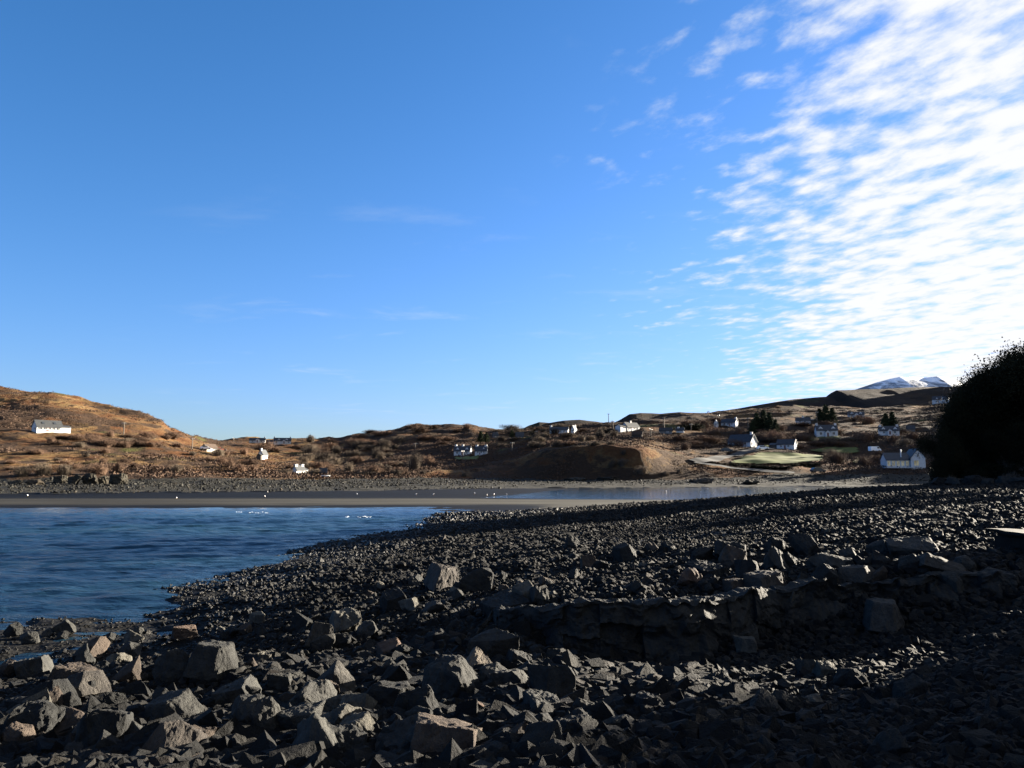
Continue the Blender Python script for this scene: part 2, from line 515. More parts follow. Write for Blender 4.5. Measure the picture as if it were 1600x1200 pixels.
# ------------------------------------------------------------------ terrain meshes
VERTS = np.stack([XG, np.repeat(ROWS[:, None], NC, 1), ZG], -1).reshape(-1, 3)
rr, cc = np.meshgrid(np.arange(NR - 1), np.arange(NC - 1), indexing='ij')
i0 = (rr * NC + cc)
QUADS = np.stack([i0, i0 + 1, i0 + 1 + NC, i0 + NC], -1).reshape(-1, 4)
QCLS = CLS[:-1, :-1].ravel()
for k, (nm, mt) in enumerate((('beach', M_BEACH), ('sand', M_SAND), ('shore', M_GRAVEL), ('hillside', M_HILL))):
    q = QUADS[QCLS == k]
    used, inv = np.unique(q, return_inverse=True)
    o = link(nm, mesh_np(nm, VERTS[used], inv.reshape(-1, 4), mt, True))
    tag(o, kind='structure')


# ------------------------------------------------------------------ water
def water_mat():
    m, t, bs = new_mat('sea_water')
    pos = t.n('ShaderNodeNewGeometry').outputs['Position']
    a = t.n('ShaderNodeMapping', {0: pos, 'Rotation': (0, 0, R(12)), 'Scale': (.55, 1.3, 1)}).outputs[0]
    n1 = t.noise(a, 1.4, 5, .65, .3)
    n2 = t.noise(a, 4.5, 4, .6, .2)
    n3 = t.noise(t.n('ShaderNodeMapping', {0: pos, 'Scale': (.4, 1, 1)}).outputs[0], .07, 4, .55)
    sep = t.n('ShaderNodeSeparateXYZ', {0: pos}).outputs[1]
    calm = t.mapr(sep, 62, 92, 1.0, .15)
    c = t.mix(t.mapr(n3, .35, .65), (.0035, .011, .024), (.007, .021, .028))
    setin(t, bs, Base_Color=c, Roughness=t.mapr(calm, 0, 1, .05, .22), IOR=1.333)
    t.t.links.new(t.mapr(calm, 0, 1, .50, .20), bs.inputs['Specular IOR Level'])
    h = t.math('MULTIPLY', t.math('ADD', n1, t.math('MULTIPLY', n2, .4)), calm)
    bump(t, bs, h, 1.0, .16)
    return m


def waves(X, Y):
    r = R(14)
    a, b = X * math.cos(r) + Y * math.sin(r), -X * math.sin(r) + Y * math.cos(r)
    calm = np.clip((96 - Y) / 30, .06, 1) * np.clip((1.2 + KSEA(X, Y)) / 1.4, .25, 1)
    z = .17 * fbm(a / 2.6, b / 1.0, 3, 33, .55) + .10 * fbm(a / 9, b / 4.5, 2, 36)
    return calm * (z - .25 * np.abs(fbm(a / 3.4, b / 1.3, 2, 39)) * .4)


def KSEA(X, Y): return np.clip(-H(X, Y), -1, .2)


UU, YY = np.meshgrid(np.linspace(-.80, .80, 900), np.concatenate([np.geomspace(9, 100, 560), np.geomspace(101, 300, 80)]))
WX = UU * np.maximum(YY, 14); WZ = waves(WX, YY)
nw = UU.shape[1]
wq = (np.arange(UU.shape[0] - 1)[:, None] * nw + np.arange(nw - 1)[None]).ravel()
o = link('water', mesh_np('water', np.stack([WX, YY, WZ], -1).reshape(-1, 3), np.stack([wq, wq + 1, wq + 1 + nw, wq + nw], -1), water_mat(), True))
tag(o, kind='structure')

M_FOAM = simple('sea_foam', (.8, .82, .84), .6, .05)
fv, ff = [], []
for (x0, x1, yb) in ((354, 420, 801), (540, 580, 808)):
    for x in np.arange(x0, x1, 1.2):
        if random.random() < (.45 if x0 > 500 else .75): continue
        p = ray(x, yb + random.uniform(-.8, .8))
        Y = -CAMZ / p[1] if p[1] < 0 else 80
        wd, dp = random.uniform(.03, .09), random.uniform(.05, .2)
        b = len(fv); X = p[0] * Y
        h = random.uniform(.01, .03)
        fv += [(X - wd, Y - dp, .02), (X + wd, Y - dp, .02), (X + wd * .7, Y + dp, .03), (X - wd * .7, Y + dp, .03), (X, Y, .03 + h)]
        ff += [(b, b + 1, b + 4), (b + 1, b + 2, b + 4), (b + 2, b + 3, b + 4), (b + 3, b, b + 4)]
tag(link('foam', mesh_np('foam', fv, ff, M_FOAM, True)), 'white foam of small waves breaking near the sand bar', 'foam', kind='stuff')


# ------------------------------------------------------------------ far hills, each a body of its own
def hill(name, prof, Yf, Yr, Yb, mat, zf, n=260, rows=40, rough=1.0, seed=50):
    px = [p[0] for p in prof]
    xs_ = np.linspace(px[0], px[-1], n)
    yp = np.interp(xs_, px, [p[1] for p in prof])
    zr = np.array([zpx(v, Yr) for v in yp])
    V = []
    for j, s in enumerate(np.linspace(-1, 1, rows)):
        Y = lerp(Yf, Yr, s + 1) if s <= 0 else lerp(Yr, Yb, s)
        k = 1 - abs(s)
        prof_k = k ** 0.8
        X = np.array([upx(v) for v in xs_]) * (Y * .5 + Yr * .5)
        z = zf + (zr - zf) * prof_k
        amp = rough * (Yr / 60) * np.sin(np.pi * np.clip(k, 0, 1)) ** .6 * .5
        z = z + amp * fbm(X / (Yr / 11), np.full_like(X, Y / (Yr / 11)), 5, seed, .55)
        V.append(np.stack([X, np.full_like(X, Y), z], -1))
    V = np.concatenate(V)
    q = (np.arange(rows - 1)[:, None] * n + np.arange(n - 1)[None]).ravel()
    o = link(name, mesh_np(name, V, np.stack([q, q + 1, q + 1 + n, q + n], -1), mat, True))
    tag(o, kind='structure')
    return o


hill('hill', [(760, 690), (800, 676), (826, 663), (842, 658), (858, 660), (880, 657), (905, 656), (930, 659), (960, 664), (985, 690)], 900, 1250, 1700, M_FARHILL, 0, seed=51)
hill('hill', [(935, 690), (950, 662), (966, 655), (982, 646), (1000, 644), (1030, 645), (1060, 642), (1090, 644), (1130, 645), (1160, 660), (1190, 690)], 900, 1200, 1600, M_FARHILL, 10, seed=53)
hill('moor', [(1080, 690), (1110, 644), (1150, 638), (1190, 631), (1230, 625), (1290, 619), (1297, 613), (1303, 609), (1340, 607), (1375, 606), (1420, 604), (1480, 604), (1500, 601), (1515, 592), (1530, 582), (1600, 555), (1800, 520), (2000, 600)], 950, 1600, 2400, M_FARHILL, 20, n=400, seed=56)


def snow_mat():
    m, t, bs = new_mat('snow_patched_rock')
    pos = t.n('ShaderNodeNewGeometry').outputs['Position']
    mp = t.n('ShaderNodeMapping', {0: pos, 'Scale': (1, .3, 1.2)}).outputs[0]
    n = t.noise(mp, .010, 8, .68, .6)
    z = t.n('ShaderNodeSeparateXYZ', {0: pos}).outputs[2]
    f = t.mapr(t.math('ADD', t.math('MULTIPLY', n, 1100), z), 1000, 1230)
    c = t.mix(f, (.10, .13, .17), (.82, .85, .9))
    setin(t, bs, Base_Color=c, Roughness=.8)
    bump(t, bs, n, 1.0, 25)
    return m


hill('mountain', [(1280, 640), (1335, 608), (1350, 603), (1368, 597), (1390, 591), (1405, 588), (1420, 588), (1442, 589), (1465, 587), (1480, 589), (1494, 594), (1512, 604), (1560, 640)], 4000, 5200, 6800, snow_mat(), 150, n=200, rows=60, rough=.18, seed=64)


# ------------------------------------------------------------------ wooded bluff on the right (casts the shade on the beach)
BT = ([-25, 20, 40, 60, 74, 80, 84, 88, 96, 105, 125], [27, 27, 32, 42, 54, 54, 50, 46.5, 46.5, 52, 72])
BC = ([-25, 23, 30, 34, 38, 54, 66, 80, 88, 100, 125], [12.5, 12.0, 10.8, 8.8, 6.0, 6, 6.5, 8.5, 7.5, 8, 8])
bx, by = np.meshgrid(np.linspace(0, 1, 90), np.linspace(-25, 122, 150))
tx = np.interp(by, *BT)
BXX = tx - 1 + bx * 60
d_ = np.clip(bx * 60 / 17, 0, 1)
BZZ = 1.6 + np.interp(by, *BC) * (d_ * d_ * (3 - 2 * d_)) + 1.6 * fbm(BXX / 6, by / 6, 4, 71) * np.clip(d_ * 3, 0, 1)
BZZ = BZZ - np.clip((by - 108) / 14, 0, 1) * 8


def bluff_z(X, Y):
    t_ = np.interp(Y, *BT)
    b = np.clip((X - t_ + 1) / 60, 0, 1)
    j = int(np.clip(round((Y + 25) / 147 * 149), 0, 149)); i = int(round(b * 89))
    return float(BZZ[j, i])


def bluff_mat():
    m, t, bs = new_mat('bluff_undergrowth')
    pos = t.n('ShaderNodeNewGeometry').outputs['Position']
    n = t.noise(pos, .5, 7, .7)
    f = t.noise(pos, 4, 5, .7)
    c = t.mix(t.mapr(n, .35, .65), (0.0055, 0.0050, 0.0030), (0.0126, 0.0106, 0.0055))
    setin(t, bs, Base_Color=c, Roughness=.95)
    bs.inputs['Specular IOR Level'].default_value = .05
    bump(t, bs, t.math('ADD', n, f), 1.0, .4)
    return m


bq = (np.arange(149)[:, None] * 90 + np.arange(89)[None]).ravel()
tag(link('bluff', mesh_np('bluff', np.stack([BXX, by, BZZ], -1).reshape(-1, 3), np.stack([bq, bq + 1, bq + 91, bq + 90], -1), bluff_mat(), True)), kind='structure')


# ------------------------------------------------------------------ rocks
def hull_verts(seed, n=14, box=(1, 1, 1), power=4.0):
    rs = np.random.default_rng(seed)
    p = rs.normal(size=(n, 3))
    p /= (np.abs(p) ** power).sum(1, keepdims=True) ** (1 / power)
    p *= rs.uniform(.72 if n < 18 else .88, 1.0, (n, 1))
    return p * np.array(box) * .5


def hull_bm(pts):
    bm = bmesh.new()
    for p in pts:
        bm.verts.new(p)
    r = bmesh.ops.convex_hull(bm, input=bm.verts)
    bmesh.ops.delete(bm, geom=[v for v in bm.verts if not v.link_faces], context='VERTS')
    bmesh.ops.recalc_face_normals(bm, faces=bm.faces)
    return bm


def block_bm(seed, box, chops=5):
    """a jittered block with its corners and edges broken off"""
    rs_ = np.random.default_rng(seed)
    c = np.array([(x, y, z) for x in (-1, 1) for y in (-1, 1) for z in (-1, 1)], float)
    c += rs_.normal(0, .22, c.shape)
    c[:, :2] *= (1 - .18 * c[:, 2:3] * rs_.uniform(-.4, 1))
    bm = hull_bm(c * np.array(box) * .5)
    for _ in range(chops):
        nrm = rs_.normal(size=3); nrm /= np.linalg.norm(nrm)
        pts = np.array([v.co[:] for v in bm.verts])
        dmax = (pts @ nrm).max()
        bmesh.ops.bisect_plane(bm, geom=bm.verts[:] + bm.edges[:] + bm.faces[:], plane_co=Vector(nrm * dmax * rs_.uniform(.68, .90)), plane_no=Vector(nrm), clear_outer=True)
        pts = [v.co[:] for v in bm.verts]
        bm.free()
        bm = hull_bm(pts)
    return bm


def boulder_mesh(name, seed, box, mat, n=13, lump=.018, round_=.045, cuts=4):
    bm = hull_bm(hull_verts(seed, n, box, 5.0)) if n > 20 else (block_bm(seed, box, 4 + seed % 4) if seed % 3 else hull_bm(hull_verts(seed, 13 + seed % 5, box, 3.5)))
    bmesh.ops.dissolve_limit(bm, angle_limit=R(9), verts=bm.verts, edges=bm.edges)
    bmesh.ops.bevel(bm, geom=list(bm.edges), offset=round_ * min(box), segments=2, profile=.6, affect='EDGES', clamp_overlap=True)
    bmesh.ops.triangulate(bm, faces=bm.faces)
    for _ in range(cuts):
        long_e = [e for e in bm.edges if e.calc_length() > .07]
        if not long_e or len(bm.verts) > 3600: break
        bmesh.ops.subdivide_edges(bm, edges=long_e, cuts=1)
        bmesh.ops.triangulate(bm, faces=bm.faces)
    off = Vector((seed * 3.7, seed * 1.3, seed * .9))
    bm.normal_update()
    for v in bm.verts:
        p = v.co
        d = mnoise.fractal(p * 2.6 + off, .9, 2.1, 4) * lump * 2.0 + mnoise.fractal(p * 11 + off, .8, 2.2, 3) * lump * .7 - lump * 1.6 * max(0, .10 - abs(mnoise.noise(p * 2.1 + off * 2))) * 10 * .5
        d -= lump * 1.2 * max(0, mnoise.noise(p * 1.4 - off) - .15)
        v.co = p + v.normal * d
    me = bpy.data.meshes.new(name)
    bm.to_mesh(me); bm.free()
    for p in me.polygons: p.use_smooth = False
    me.materials.append(mat)
    return me


BOXES = [(1, .8, .7), (1, .9, .5), (1, .6, .8), (1, .75, .95), (1, .95, .35), (1, .6, .45)]
PROTO = [boulder_mesh('boulder', 100 + i, BOXES[i % 6], M_ROCK, n=11 + i % 5) for i in range(24)]
PROTO_ROUND = [boulder_mesh('boulder', 200 + i, BOXES[i % 4], M_ROCK, n=26, round_=.14, lump=.025) for i in range(6)]
_alt = {}


def boulder(x, yb, wpx, hpx, label, group=None, mat=None, kind='a', pick=None, tilt=.35, sink=.18, rz=None, Y=None):
    p = hit(x, yb) if Y is None else None
    wm = wpx * p.y / FPX
    hm = hpx * p.y / FPX
    lib = PROTO_ROUND if kind == 'r' else PROTO
    me = lib[(pick if pick is not None else random.randrange(len(lib))) % len(lib)]
    if mat:
        key = (me.name, mat.name)
        if key not in _alt:
            m2 = me.copy(); m2.materials[0] = mat; _alt[key] = m2
        me = _alt[key]
    o = link('boulder', me)
    bx_ = me.vertices
    dims = Vector((max(v.co.x for v in bx_) - min(v.co.x for v in bx_), 0, max(v.co.z for v in bx_) - min(v.co.z for v in bx_)))
    sx = wm / dims.x; sz = hm * 1.15 / dims.z
    o.scale = (sx, (sx * .6 + sz * .4), sz)
    o.rotation_euler = (random.uniform(-tilt, tilt), random.uniform(-tilt, tilt), random.uniform(-.5, .5) if rz is None else rz)
    o.location = (p.x, p.y + wm * .28, float(H(p.x, p.y + wm * .28)) + hm * (.5 - sink))
    tag(o, label, 'boulder', group)
    return o


HB = [
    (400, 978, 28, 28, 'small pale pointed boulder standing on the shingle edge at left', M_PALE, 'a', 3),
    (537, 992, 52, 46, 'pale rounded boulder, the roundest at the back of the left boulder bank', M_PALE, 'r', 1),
    (497, 1012, 52, 40, 'brown block beside the pale rounded boulder, its right face lit', None, 'a', 0),
    (285, 1000, 45, 26, 'pink pointed boulder lying against the tide pools', M_PINK, 'a', 9),
    (325, 1065, 84, 60, 'big dark boulder with a tall flat lit face on its right', None, 'a', 15),
    (250, 1112, 44, 36, 'squared block with pale flecks on its top, left of the bank', None, 'a', 8),
    (108, 1076, 70, 36, 'pinkish flat slab tilted towards the water at far left', M_PINK, 'a', 4),
    (48, 1058, 50, 34, 'grey crumpled boulder nearest the tide pools at far left', None, 'a', 10),
    (395, 1165, 92, 84, 'large barnacled boulder with rough seaweed on its sunlit side', None, 'r', 2),
    (310, 1180, 52, 48, 'boulder with a pink tip leaning beside the barnacled boulder', M_PINK, 'a', 13),
    (107, 1152, 84, 44, 'long pinkish boulder with a sunlit crest at left', M_PINK, 'a', 11),
    (185, 1166, 74, 46, 'reddish brown boulder right of the long pinkish one', M_PINK, 'a', 5),
    (18, 1182, 62, 52, 'tan boulder cut off by the left picture edge', M_PINK, 'a', 2),
    (120, 1198, 34, 20, 'small greenish egg shaped stone in front of the pinkish boulders', M_PALE, 'r', 0),
    (490, 1198, 120, 90, 'long leaning slab with one pale sunlit edge at the bottom', None, 'a', 5),
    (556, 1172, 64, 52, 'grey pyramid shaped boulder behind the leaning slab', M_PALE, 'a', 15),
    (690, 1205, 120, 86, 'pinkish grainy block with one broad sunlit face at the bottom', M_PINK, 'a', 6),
    (622, 1186, 66, 52, 'grey boulder wedged left of the pinkish grainy block', None, 'a', 12),
    (548, 1204, 60, 40, 'rough brown boulder low in front of the leaning slab', None, 'a', 7),
    (606, 1118, 105, 56, 'wide dark boulder lying in shade in the middle of the bank', None, 'r', 3),
    (515, 1098, 80, 72, 'dark shaded boulder left of the wide dark one', None, 'a', 14),
    (705, 1108, 98, 84, 'largest dark rounded boulder, specked with pale flecks', None, 'r', 4),
    (768, 1046, 92, 74, 'big dark boulder with an upright face at the left end of the ledge', None, 'a', 3),
    (800, 1090, 70, 52, 'dark block behind the pointed boulder', None, 'a', 18),
    (865, 1108, 84, 68, 'dark pointed boulder with one thin bright edge', None, 'a', 21),
    (900, 1165, 68, 56, 'grainy brown boulder right of the pinkish block', None, 'r', 5),
    (968, 1160, 64, 46, 'slanting slab with a mottled sunlit strip', None, 'a', 17),
    (876, 1206, 70, 48, 'dark block with a lit corner at the bottom edge', None, 'a', 8),
    (435, 1085, 44, 34, 'grey boulder above the barnacled boulder', None, 'a', 9),
    (415, 1040, 26, 24, 'greenish leaning stone between the two large left boulders', M_PALE, 'a', 16),
    (690, 922, 62, 42, 'brown boulder standing alone on the shingle behind the bank', None, 'a', 1),
    (745, 926, 62, 42, 'dark boulder with a small lit face right of the brown one', None, 'a', 20),
    (614, 955, 44, 34, 'brown wedge shaped boulder at the back of the bank', None, 'a', 19),
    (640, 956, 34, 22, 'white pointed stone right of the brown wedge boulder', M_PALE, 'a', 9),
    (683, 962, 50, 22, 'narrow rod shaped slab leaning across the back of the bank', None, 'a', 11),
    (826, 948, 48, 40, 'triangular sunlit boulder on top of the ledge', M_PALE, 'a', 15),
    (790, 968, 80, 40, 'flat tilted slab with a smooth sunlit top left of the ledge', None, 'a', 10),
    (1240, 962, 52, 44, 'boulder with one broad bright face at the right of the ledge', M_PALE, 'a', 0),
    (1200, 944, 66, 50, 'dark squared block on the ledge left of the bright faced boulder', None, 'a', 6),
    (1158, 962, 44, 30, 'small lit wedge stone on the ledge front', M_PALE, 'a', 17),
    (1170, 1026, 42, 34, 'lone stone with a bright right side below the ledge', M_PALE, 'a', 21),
    (1392, 990, 66, 54, 'dark pyramid boulder in deep shade at the right', None, 'a', 15),
    (1345, 912, 62, 26, 'tilted grey slab on the ledge top at the right', None, 'a', 4),
    (1310, 888, 88, 28, 'broad flat weathered boulder, widest on the ledge top', None, 'a', 22),
    (1480, 905, 105, 24, 'flat table like rock at the right end of the ledge', None, 'a', 4),
    (1098, 882, 42, 30, 'dark boulder with a lit pale edge at the back of the ledge', None, 'a', 3),
    (1146, 878, 54, 36, 'rounded olive boulder at the back of the ledge', None, 'r', 1),
    (1172, 906, 46, 36, 'standing slab with a bright face near the back of the ledge', None, 'a', 21),
    (1110, 908, 60, 34, 'dark slab lying left of the standing slab', None, 'a', 16),
    (1440, 868, 90, 22, 'low long slab near the concrete block', None, 'a', 10),
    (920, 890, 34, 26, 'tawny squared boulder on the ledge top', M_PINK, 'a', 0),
    (980, 878, 40, 30, 'pointed dark boulder behind the tawny one', None, 'a', 15),
    (1294, 836, 10, 12, 'small bright white stone alone on the far shingle', M_PALE, 'r', 3),
]
for (x, yb, wp, hp, lab, mt, kd, pk) in HB:
    boulder(x, yb, wp * .9, hp * .92, lab, None, mt, kd, pk, tilt=.28, rz=random.uniform(-.6, .6))

# the jumble between them (nothing in the photo tells these apart)
ZONES = [
    (168, (0, 870), (985, 1200), .15, .50, 'angular grey boulder in the jumbled bank below the tide pools', 'small boulders of the left bank'),
    (62, (850, 1560), (860, 935), .18, .6, 'flat angular stone among the many covering the ledge top', 'loose stones on the ledge top'),
    (46, (860, 1600), (1040, 1200), .14, .34, 'shaded cobble on the slope in front of the ledge', 'cobbles in front of the ledge'),
    (24, (560, 900), (900, 960), .15, .40, 'dark angular boulder scattered where the shingle meets the bank', 'boulders at the back of the bank'),
]
for (n, xr, yr, a, b, lab, grp) in ZONES:
    for _ in range(n):
        x, y = random.uniform(*xr), random.uniform(*yr)
        p = hit(x, y)
        s = lerp(a, b, random.random() ** 2.0)
        wp = s * FPX / p.y
        mt = random.choice([None] * 7 + [M_PINK, M_PALE])
        boulder(x, y, wp, wp * random.uniform(.5, .95), lab, grp, mt, 'a' if random.random() < .75 else 'r', tilt=.7)

# the broken ledge across the middle foreground
def ledge_pts(n=640, m=96):
    xs_ = np.linspace(742, 1580, n)
    yt = np.interp(xs_, [742, 770, 860, 1000, 1100, 1200, 1300, 1450, 1580], [985, 945, 946, 941, 936, 918, 912, 902, 892])
    yf = np.interp(xs_, [742, 900, 1050, 1150, 1300, 1450, 1580], [1052, 1066, 1070, 1046, 1000, 962, 930])
    zt = np.interp(xs_, [742, 780, 900, 1200, 1450, 1580], [1.55, 1.92, 2.06, 2.12, 2.2, 2.3])
    E = []
    for x, y0, y1, z in zip(xs_, yt, yf, zt):
        a_, b_ = ray(x, y0)
        Y = (z - CAMZ) / b_
        E.append((a_ * Y, Y, z, max(zpx(y1, Y - .4), .9)))
    E = np.array(E)
    s_ = np.cumsum(np.r_[0, np.hypot(np.diff(E[:, 0]), np.diff(E[:, 1]))])
    G = np.zeros((n, m, 3))
    cut = np.round(s_ / .9 + .35 * np.sin(s_ * 2.1))           # joints between the blocks
    jit = _hash(cut, cut * 0, 91) - .5
    for j in range(m):
        q = j / (m - 1)
        if q < .42:                     # top, from the back to the lip
            k = q / .42
            X, Y, Z = E[:, 0], E[:, 1] + 1.5 * (1 - k), E[:, 2] - .42 * (1 - k) ** 1.5
            Z = Z + .05 * jit
        else:
            k = (q - .42) / .58
            X, Y = E[:, 0], E[:, 1] - .10 * k - .30 * k ** 3 + .30 * jit * np.clip(k * 6, 0, 1) * (1 - .6 * k)
            Z = E[:, 2] + .05 * jit * (1 - k) + (E[:, 3] - .25 - E[:, 2]) * k
        lay = np.round(Z / .24) if q >= .42 else Z * 0
        Y = Y + .24 * (_hash(cut + 3 * lay, lay, 92) - .5) * (q > .45)
        G[:, j, 0], G[:, j, 1], G[:, j, 2] = X, Y, Z
    P = G.reshape(-1, 3)
    P[:, 1] += .20 * fbm(P[:, 0] / .5, P[:, 2] / .4 + P[:, 1] / .6, 4, 95)
    P[:, 1] += .10 * fbm(P[:, 0] / .16, P[:, 2] / .13, 3, 97)
    P[:, 2] += .05 * fbm(P[:, 0] / .14, P[:, 1] / .14, 3, 98)
    P[:, 2] += .15 * fbm(P[:, 0] / .55, P[:, 1] / .4 + P[:, 2] / .8, 4, 96)
    q = (np.arange(n - 1)[:, None] * m + np.arange(m - 1)[None]).ravel()
    return P, np.stack([q, q + 1, q + 1 + m, q + m], -1)


tag(link('rock_ledge', mesh_np('rock_ledge', *ledge_pts(), M_ROCK)), 'long dark rock ledge with a broken blocky face across the middle foreground', 'rock ledge')

# concrete block at the right edge
M_CONC = simple('weathered_concrete', (.006, .006, .0057), .9, .4, 4, .03)


def box_bm(bm, c, s, bev=0.0, rot=None):
    r = bmesh.ops.create_cube(bm, size=1)
    m = Matrix.Translation(c) @ (rot or Matrix()) @ Matrix.Diagonal((*s, 1))
    bmesh.ops.transform(bm, matrix=m, verts=r['verts'])
    if bev:
        es = list({e for v in r['verts'] for e in v.link_edges})
        bmesh.ops.bevel(bm, geom=es, offset=bev, segments=2, affect='EDGES')


def bm_obj(name, bm, mat, parent=None, loc=(0, 0, 0), smooth=False):
    me = bpy.data.meshes.new(name)
    bm.to_mesh(me); bm.free()
    me.materials.append(mat)
    if smooth:
        for p in me.polygons: p.use_smooth = True
    return link(name, me, parent, loc)


bm = bmesh.new()
box_bm(bm, (0, 0, .30), (1.5, 1.2, 1.3), .05)
box_bm(bm, (-.05, 0, .985), (1.66, 1.3, .07), .02)
bmesh.ops.subdivide_edges(bm, edges=list(bm.edges), cuts=3, use_grid_fill=True)
for v in bm.verts:
    v.co += Vector((mnoise.noise(v.co * 2), mnoise.noise(v.co * 2 + Vector((9, 0, 0))), mnoise.noise(v.co * 2 + Vector((0, 9, 0))))) * .06
p = hit(1600, 900)
o = bm_obj('concrete_block', bm, M_CONC, None, (10.35, 15.7, 1.82))
tag(o, 'dark squared concrete block with a flat capped top at the right picture edge', 'concrete block')

# ------------------------------------------------------------------ shingle: countless stones as one mass
STONES = []
for i in range(10):
    bm = hull_bm(hull_verts(300 + i, 24, [(1, .8, .7), (1, .75, .6), (1, .9, .8), (1, .7, .7)][i % 4], 2.3 + (i % 3) * .5)) if i % 10 else block_bm(300 + i, [(1, .8, .6), (1, .7, .45), (1, .9, .75), (1, .6, .6)][i % 4], 3)
    bmesh.ops.triangulate(bm, faces=bm.faces)
    STONES.append((np.array([v.co[:] for v in bm.verts]), np.array([[v.index for v in f.verts] for f in bm.faces])))
    bm.free()


def scatter_stones(name, X, Y, S, mat, lab, cat, rs, lift=.12):
    Z = H(X, Y) + S * lift
    V, F, T = [], [], []
    base = 0
    which = rs.integers(0, len(STONES), len(X))
    for k, (sv, sf) in enumerate(STONES):
        m = which == k
        n = m.sum()
        if not n: continue
        a = rs.uniform(0, 2 * np.pi, n); b = rs.normal(0, .45, n); c = rs.normal(0, .45, n)
        ca, sa, cb, sb, cc_, sc = np.cos(a), np.sin(a), np.cos(b), np.sin(b), np.cos(c), np.sin(c)
        v = sv[None] * S[m][:, None, None] * rs.uniform(.8, 1.2, (n, 1, 3)) * np.array([1, 1, 1.15])
        x, y, z = v[..., 0], v[..., 1], v[..., 2]
        y, z = y * cb[:, None] - z * sb[:, None], y * sb[:, None] + z * cb[:, None]
        x, z = x * cc_[:, None] - z * sc[:, None], x * sc[:, None] + z * cc_[:, None]
        x, y = x * ca[:, None] - y * sa[:, None], x * sa[:, None] + y * ca[:, None]
        w_ = np.stack([x + X[m][:, None], y + Y[m][:, None], z + Z[m][:, None]], -1)
        V.append(w_.reshape(-1, 3))
        F.append((sf[None] + (np.arange(n) * len(sv))[:, None, None] + base).reshape(-1, 3))
        T.append(np.repeat(rs.random(n) ** 2.2, len(sv)))
        base += n * len(sv)
    me = mesh_np(name, np.concatenate(V), np.concatenate(F), mat, False, {'tint': np.concatenate(T)})
    return tag(link(name, me), lab, cat, kind='stuff')


def sample(n, u0, u1, y0, y1, pw, rs):
    Y = (y0 ** pw + rs.random(n) * (y1 ** pw - y0 ** pw)) ** (1 / pw)
    return rs.uniform(u0, u1, n) * np.maximum(Y, 6), Y


rs = np.random.default_rng(5)
X, Y = sample(150000, -.75, .78, 4.0, 112, .45, rs)
keep = (klass(X, Y) == 0) & (H(X, Y) > -.12)
X, Y = X[keep], Y[keep]
S = np.clip(.055 + .05 * np.exp(rs.normal(0, .55, len(X))) + .0024 * Y, .05, .5)
S *= 1 + .7 * (rs.random(len(X)) < .06)
S *= np.clip(1 + 1.5 * fbm(X / 7, Y / 5, 3, 77), .55, 1.9)
S *= 1 + .2 * (Y < 12)
bankz = (Y < 13) & (X < 1.5 + .1 * Y)
S = np.where(bankz, S * 1.35, S)
S = np.minimum(S, np.where(bankz, .26, 1) * np.clip(.11 + .0055 * Y, .13, .42) / np.where(bankz, .16, 1) * rs.uniform(.75, 1.25, len(S)))
low = np.clip((.55 - H(X, Y)) / .5, 0, 1)
S *= 1 - .35 * low * (Y < 40)
thin = (H(X, Y) < .22) & (Y < 27) & (rs.random(len(X)) < np.clip(.75 - 2.2 * H(X, Y), .1, .9))
X, Y, S = X[~thin], Y[~thin], S[~thin]
scatter_stones('shingle', X, Y, S, M_SHINGLE, 'dark shingle of countless cobbles and pebbles covering the beach', 'shingle', rs)
X, Y = sample(60000, -.8, .8, 120, 245, 1.0, rs)
keep = (klass(X, Y) == 2) & (rs.random(len(X)) < np.clip((H(X, Y) - .2) / .9, 0, 1))
X, Y = X[keep], Y[keep]
scatter_stones('shore_stones', X, Y, .16 + .5 * rs.random(len(X)) ** 5, M_SHORE, 'grey stones strewn along the foot of the far shore', 'shore stones', rs)

# rock outcrops of the far shore at left
M_OUT = rock_mat('outcrop_rock', (0.0223, 0.0197, 0.0146), (0.0446, 0.0394, 0.0291))
OUT = [boulder_mesh('rock_outcrop', 400 + i, (1, .8, .8), M_OUT, n=24, lump=.05, cuts=4) for i in range(4)]
for i, (x, y, wp, hp, lab) in enumerate([
    (90, 756, 22, 14, 'brown rock outcrop, leftmost of the shore outcrops below the thicket'),
    (112, 757, 20, 17, 'rock outcrop with a deep shadow beside the leftmost one'),
    (136, 757, 24, 18, 'pale rock outcrop in the middle of the left shore'),
    (158, 757, 18, 14, 'low brown outcrop right of the pale outcrop'),
    (180, 757, 26, 18, 'slanted pale outcrop at the right of the shore outcrops'),
    (20, 758, 20, 9, 'low outcrop at the far left of the opposite shore'),
    (50, 758, 24, 9, 'low outcrop below the bungalow on the opposite shore'),
    (900, 751, 34, 5, 'dark wet rock shelf under the shaded bank, left one'),
    (950, 751, 34, 6, 'dark wet rock shelf under the shaded bank, right one'),
    (1100, 755, 36, 9, 'dark rock outcrop at the river mouth below the road'),
    (1178, 757, 30, 8, 'low dark outcrop in the river below the field'),
]):
    p = hit(x, y, 100)
    o = link('rock_outcrop', OUT[i % 4])
    wm, hm = wp * p.y / FPX, hp * p.y / FPX
    o.scale = (wm * 1.15, wm * .9, hm * 1.5)
    o.rotation_euler = (0, 0, random.uniform(-.6, .6))
    o.location = (p.x, p.y + wm * .3, p.z + hm * .35)
    tag(o, lab, 'rock outcrop')


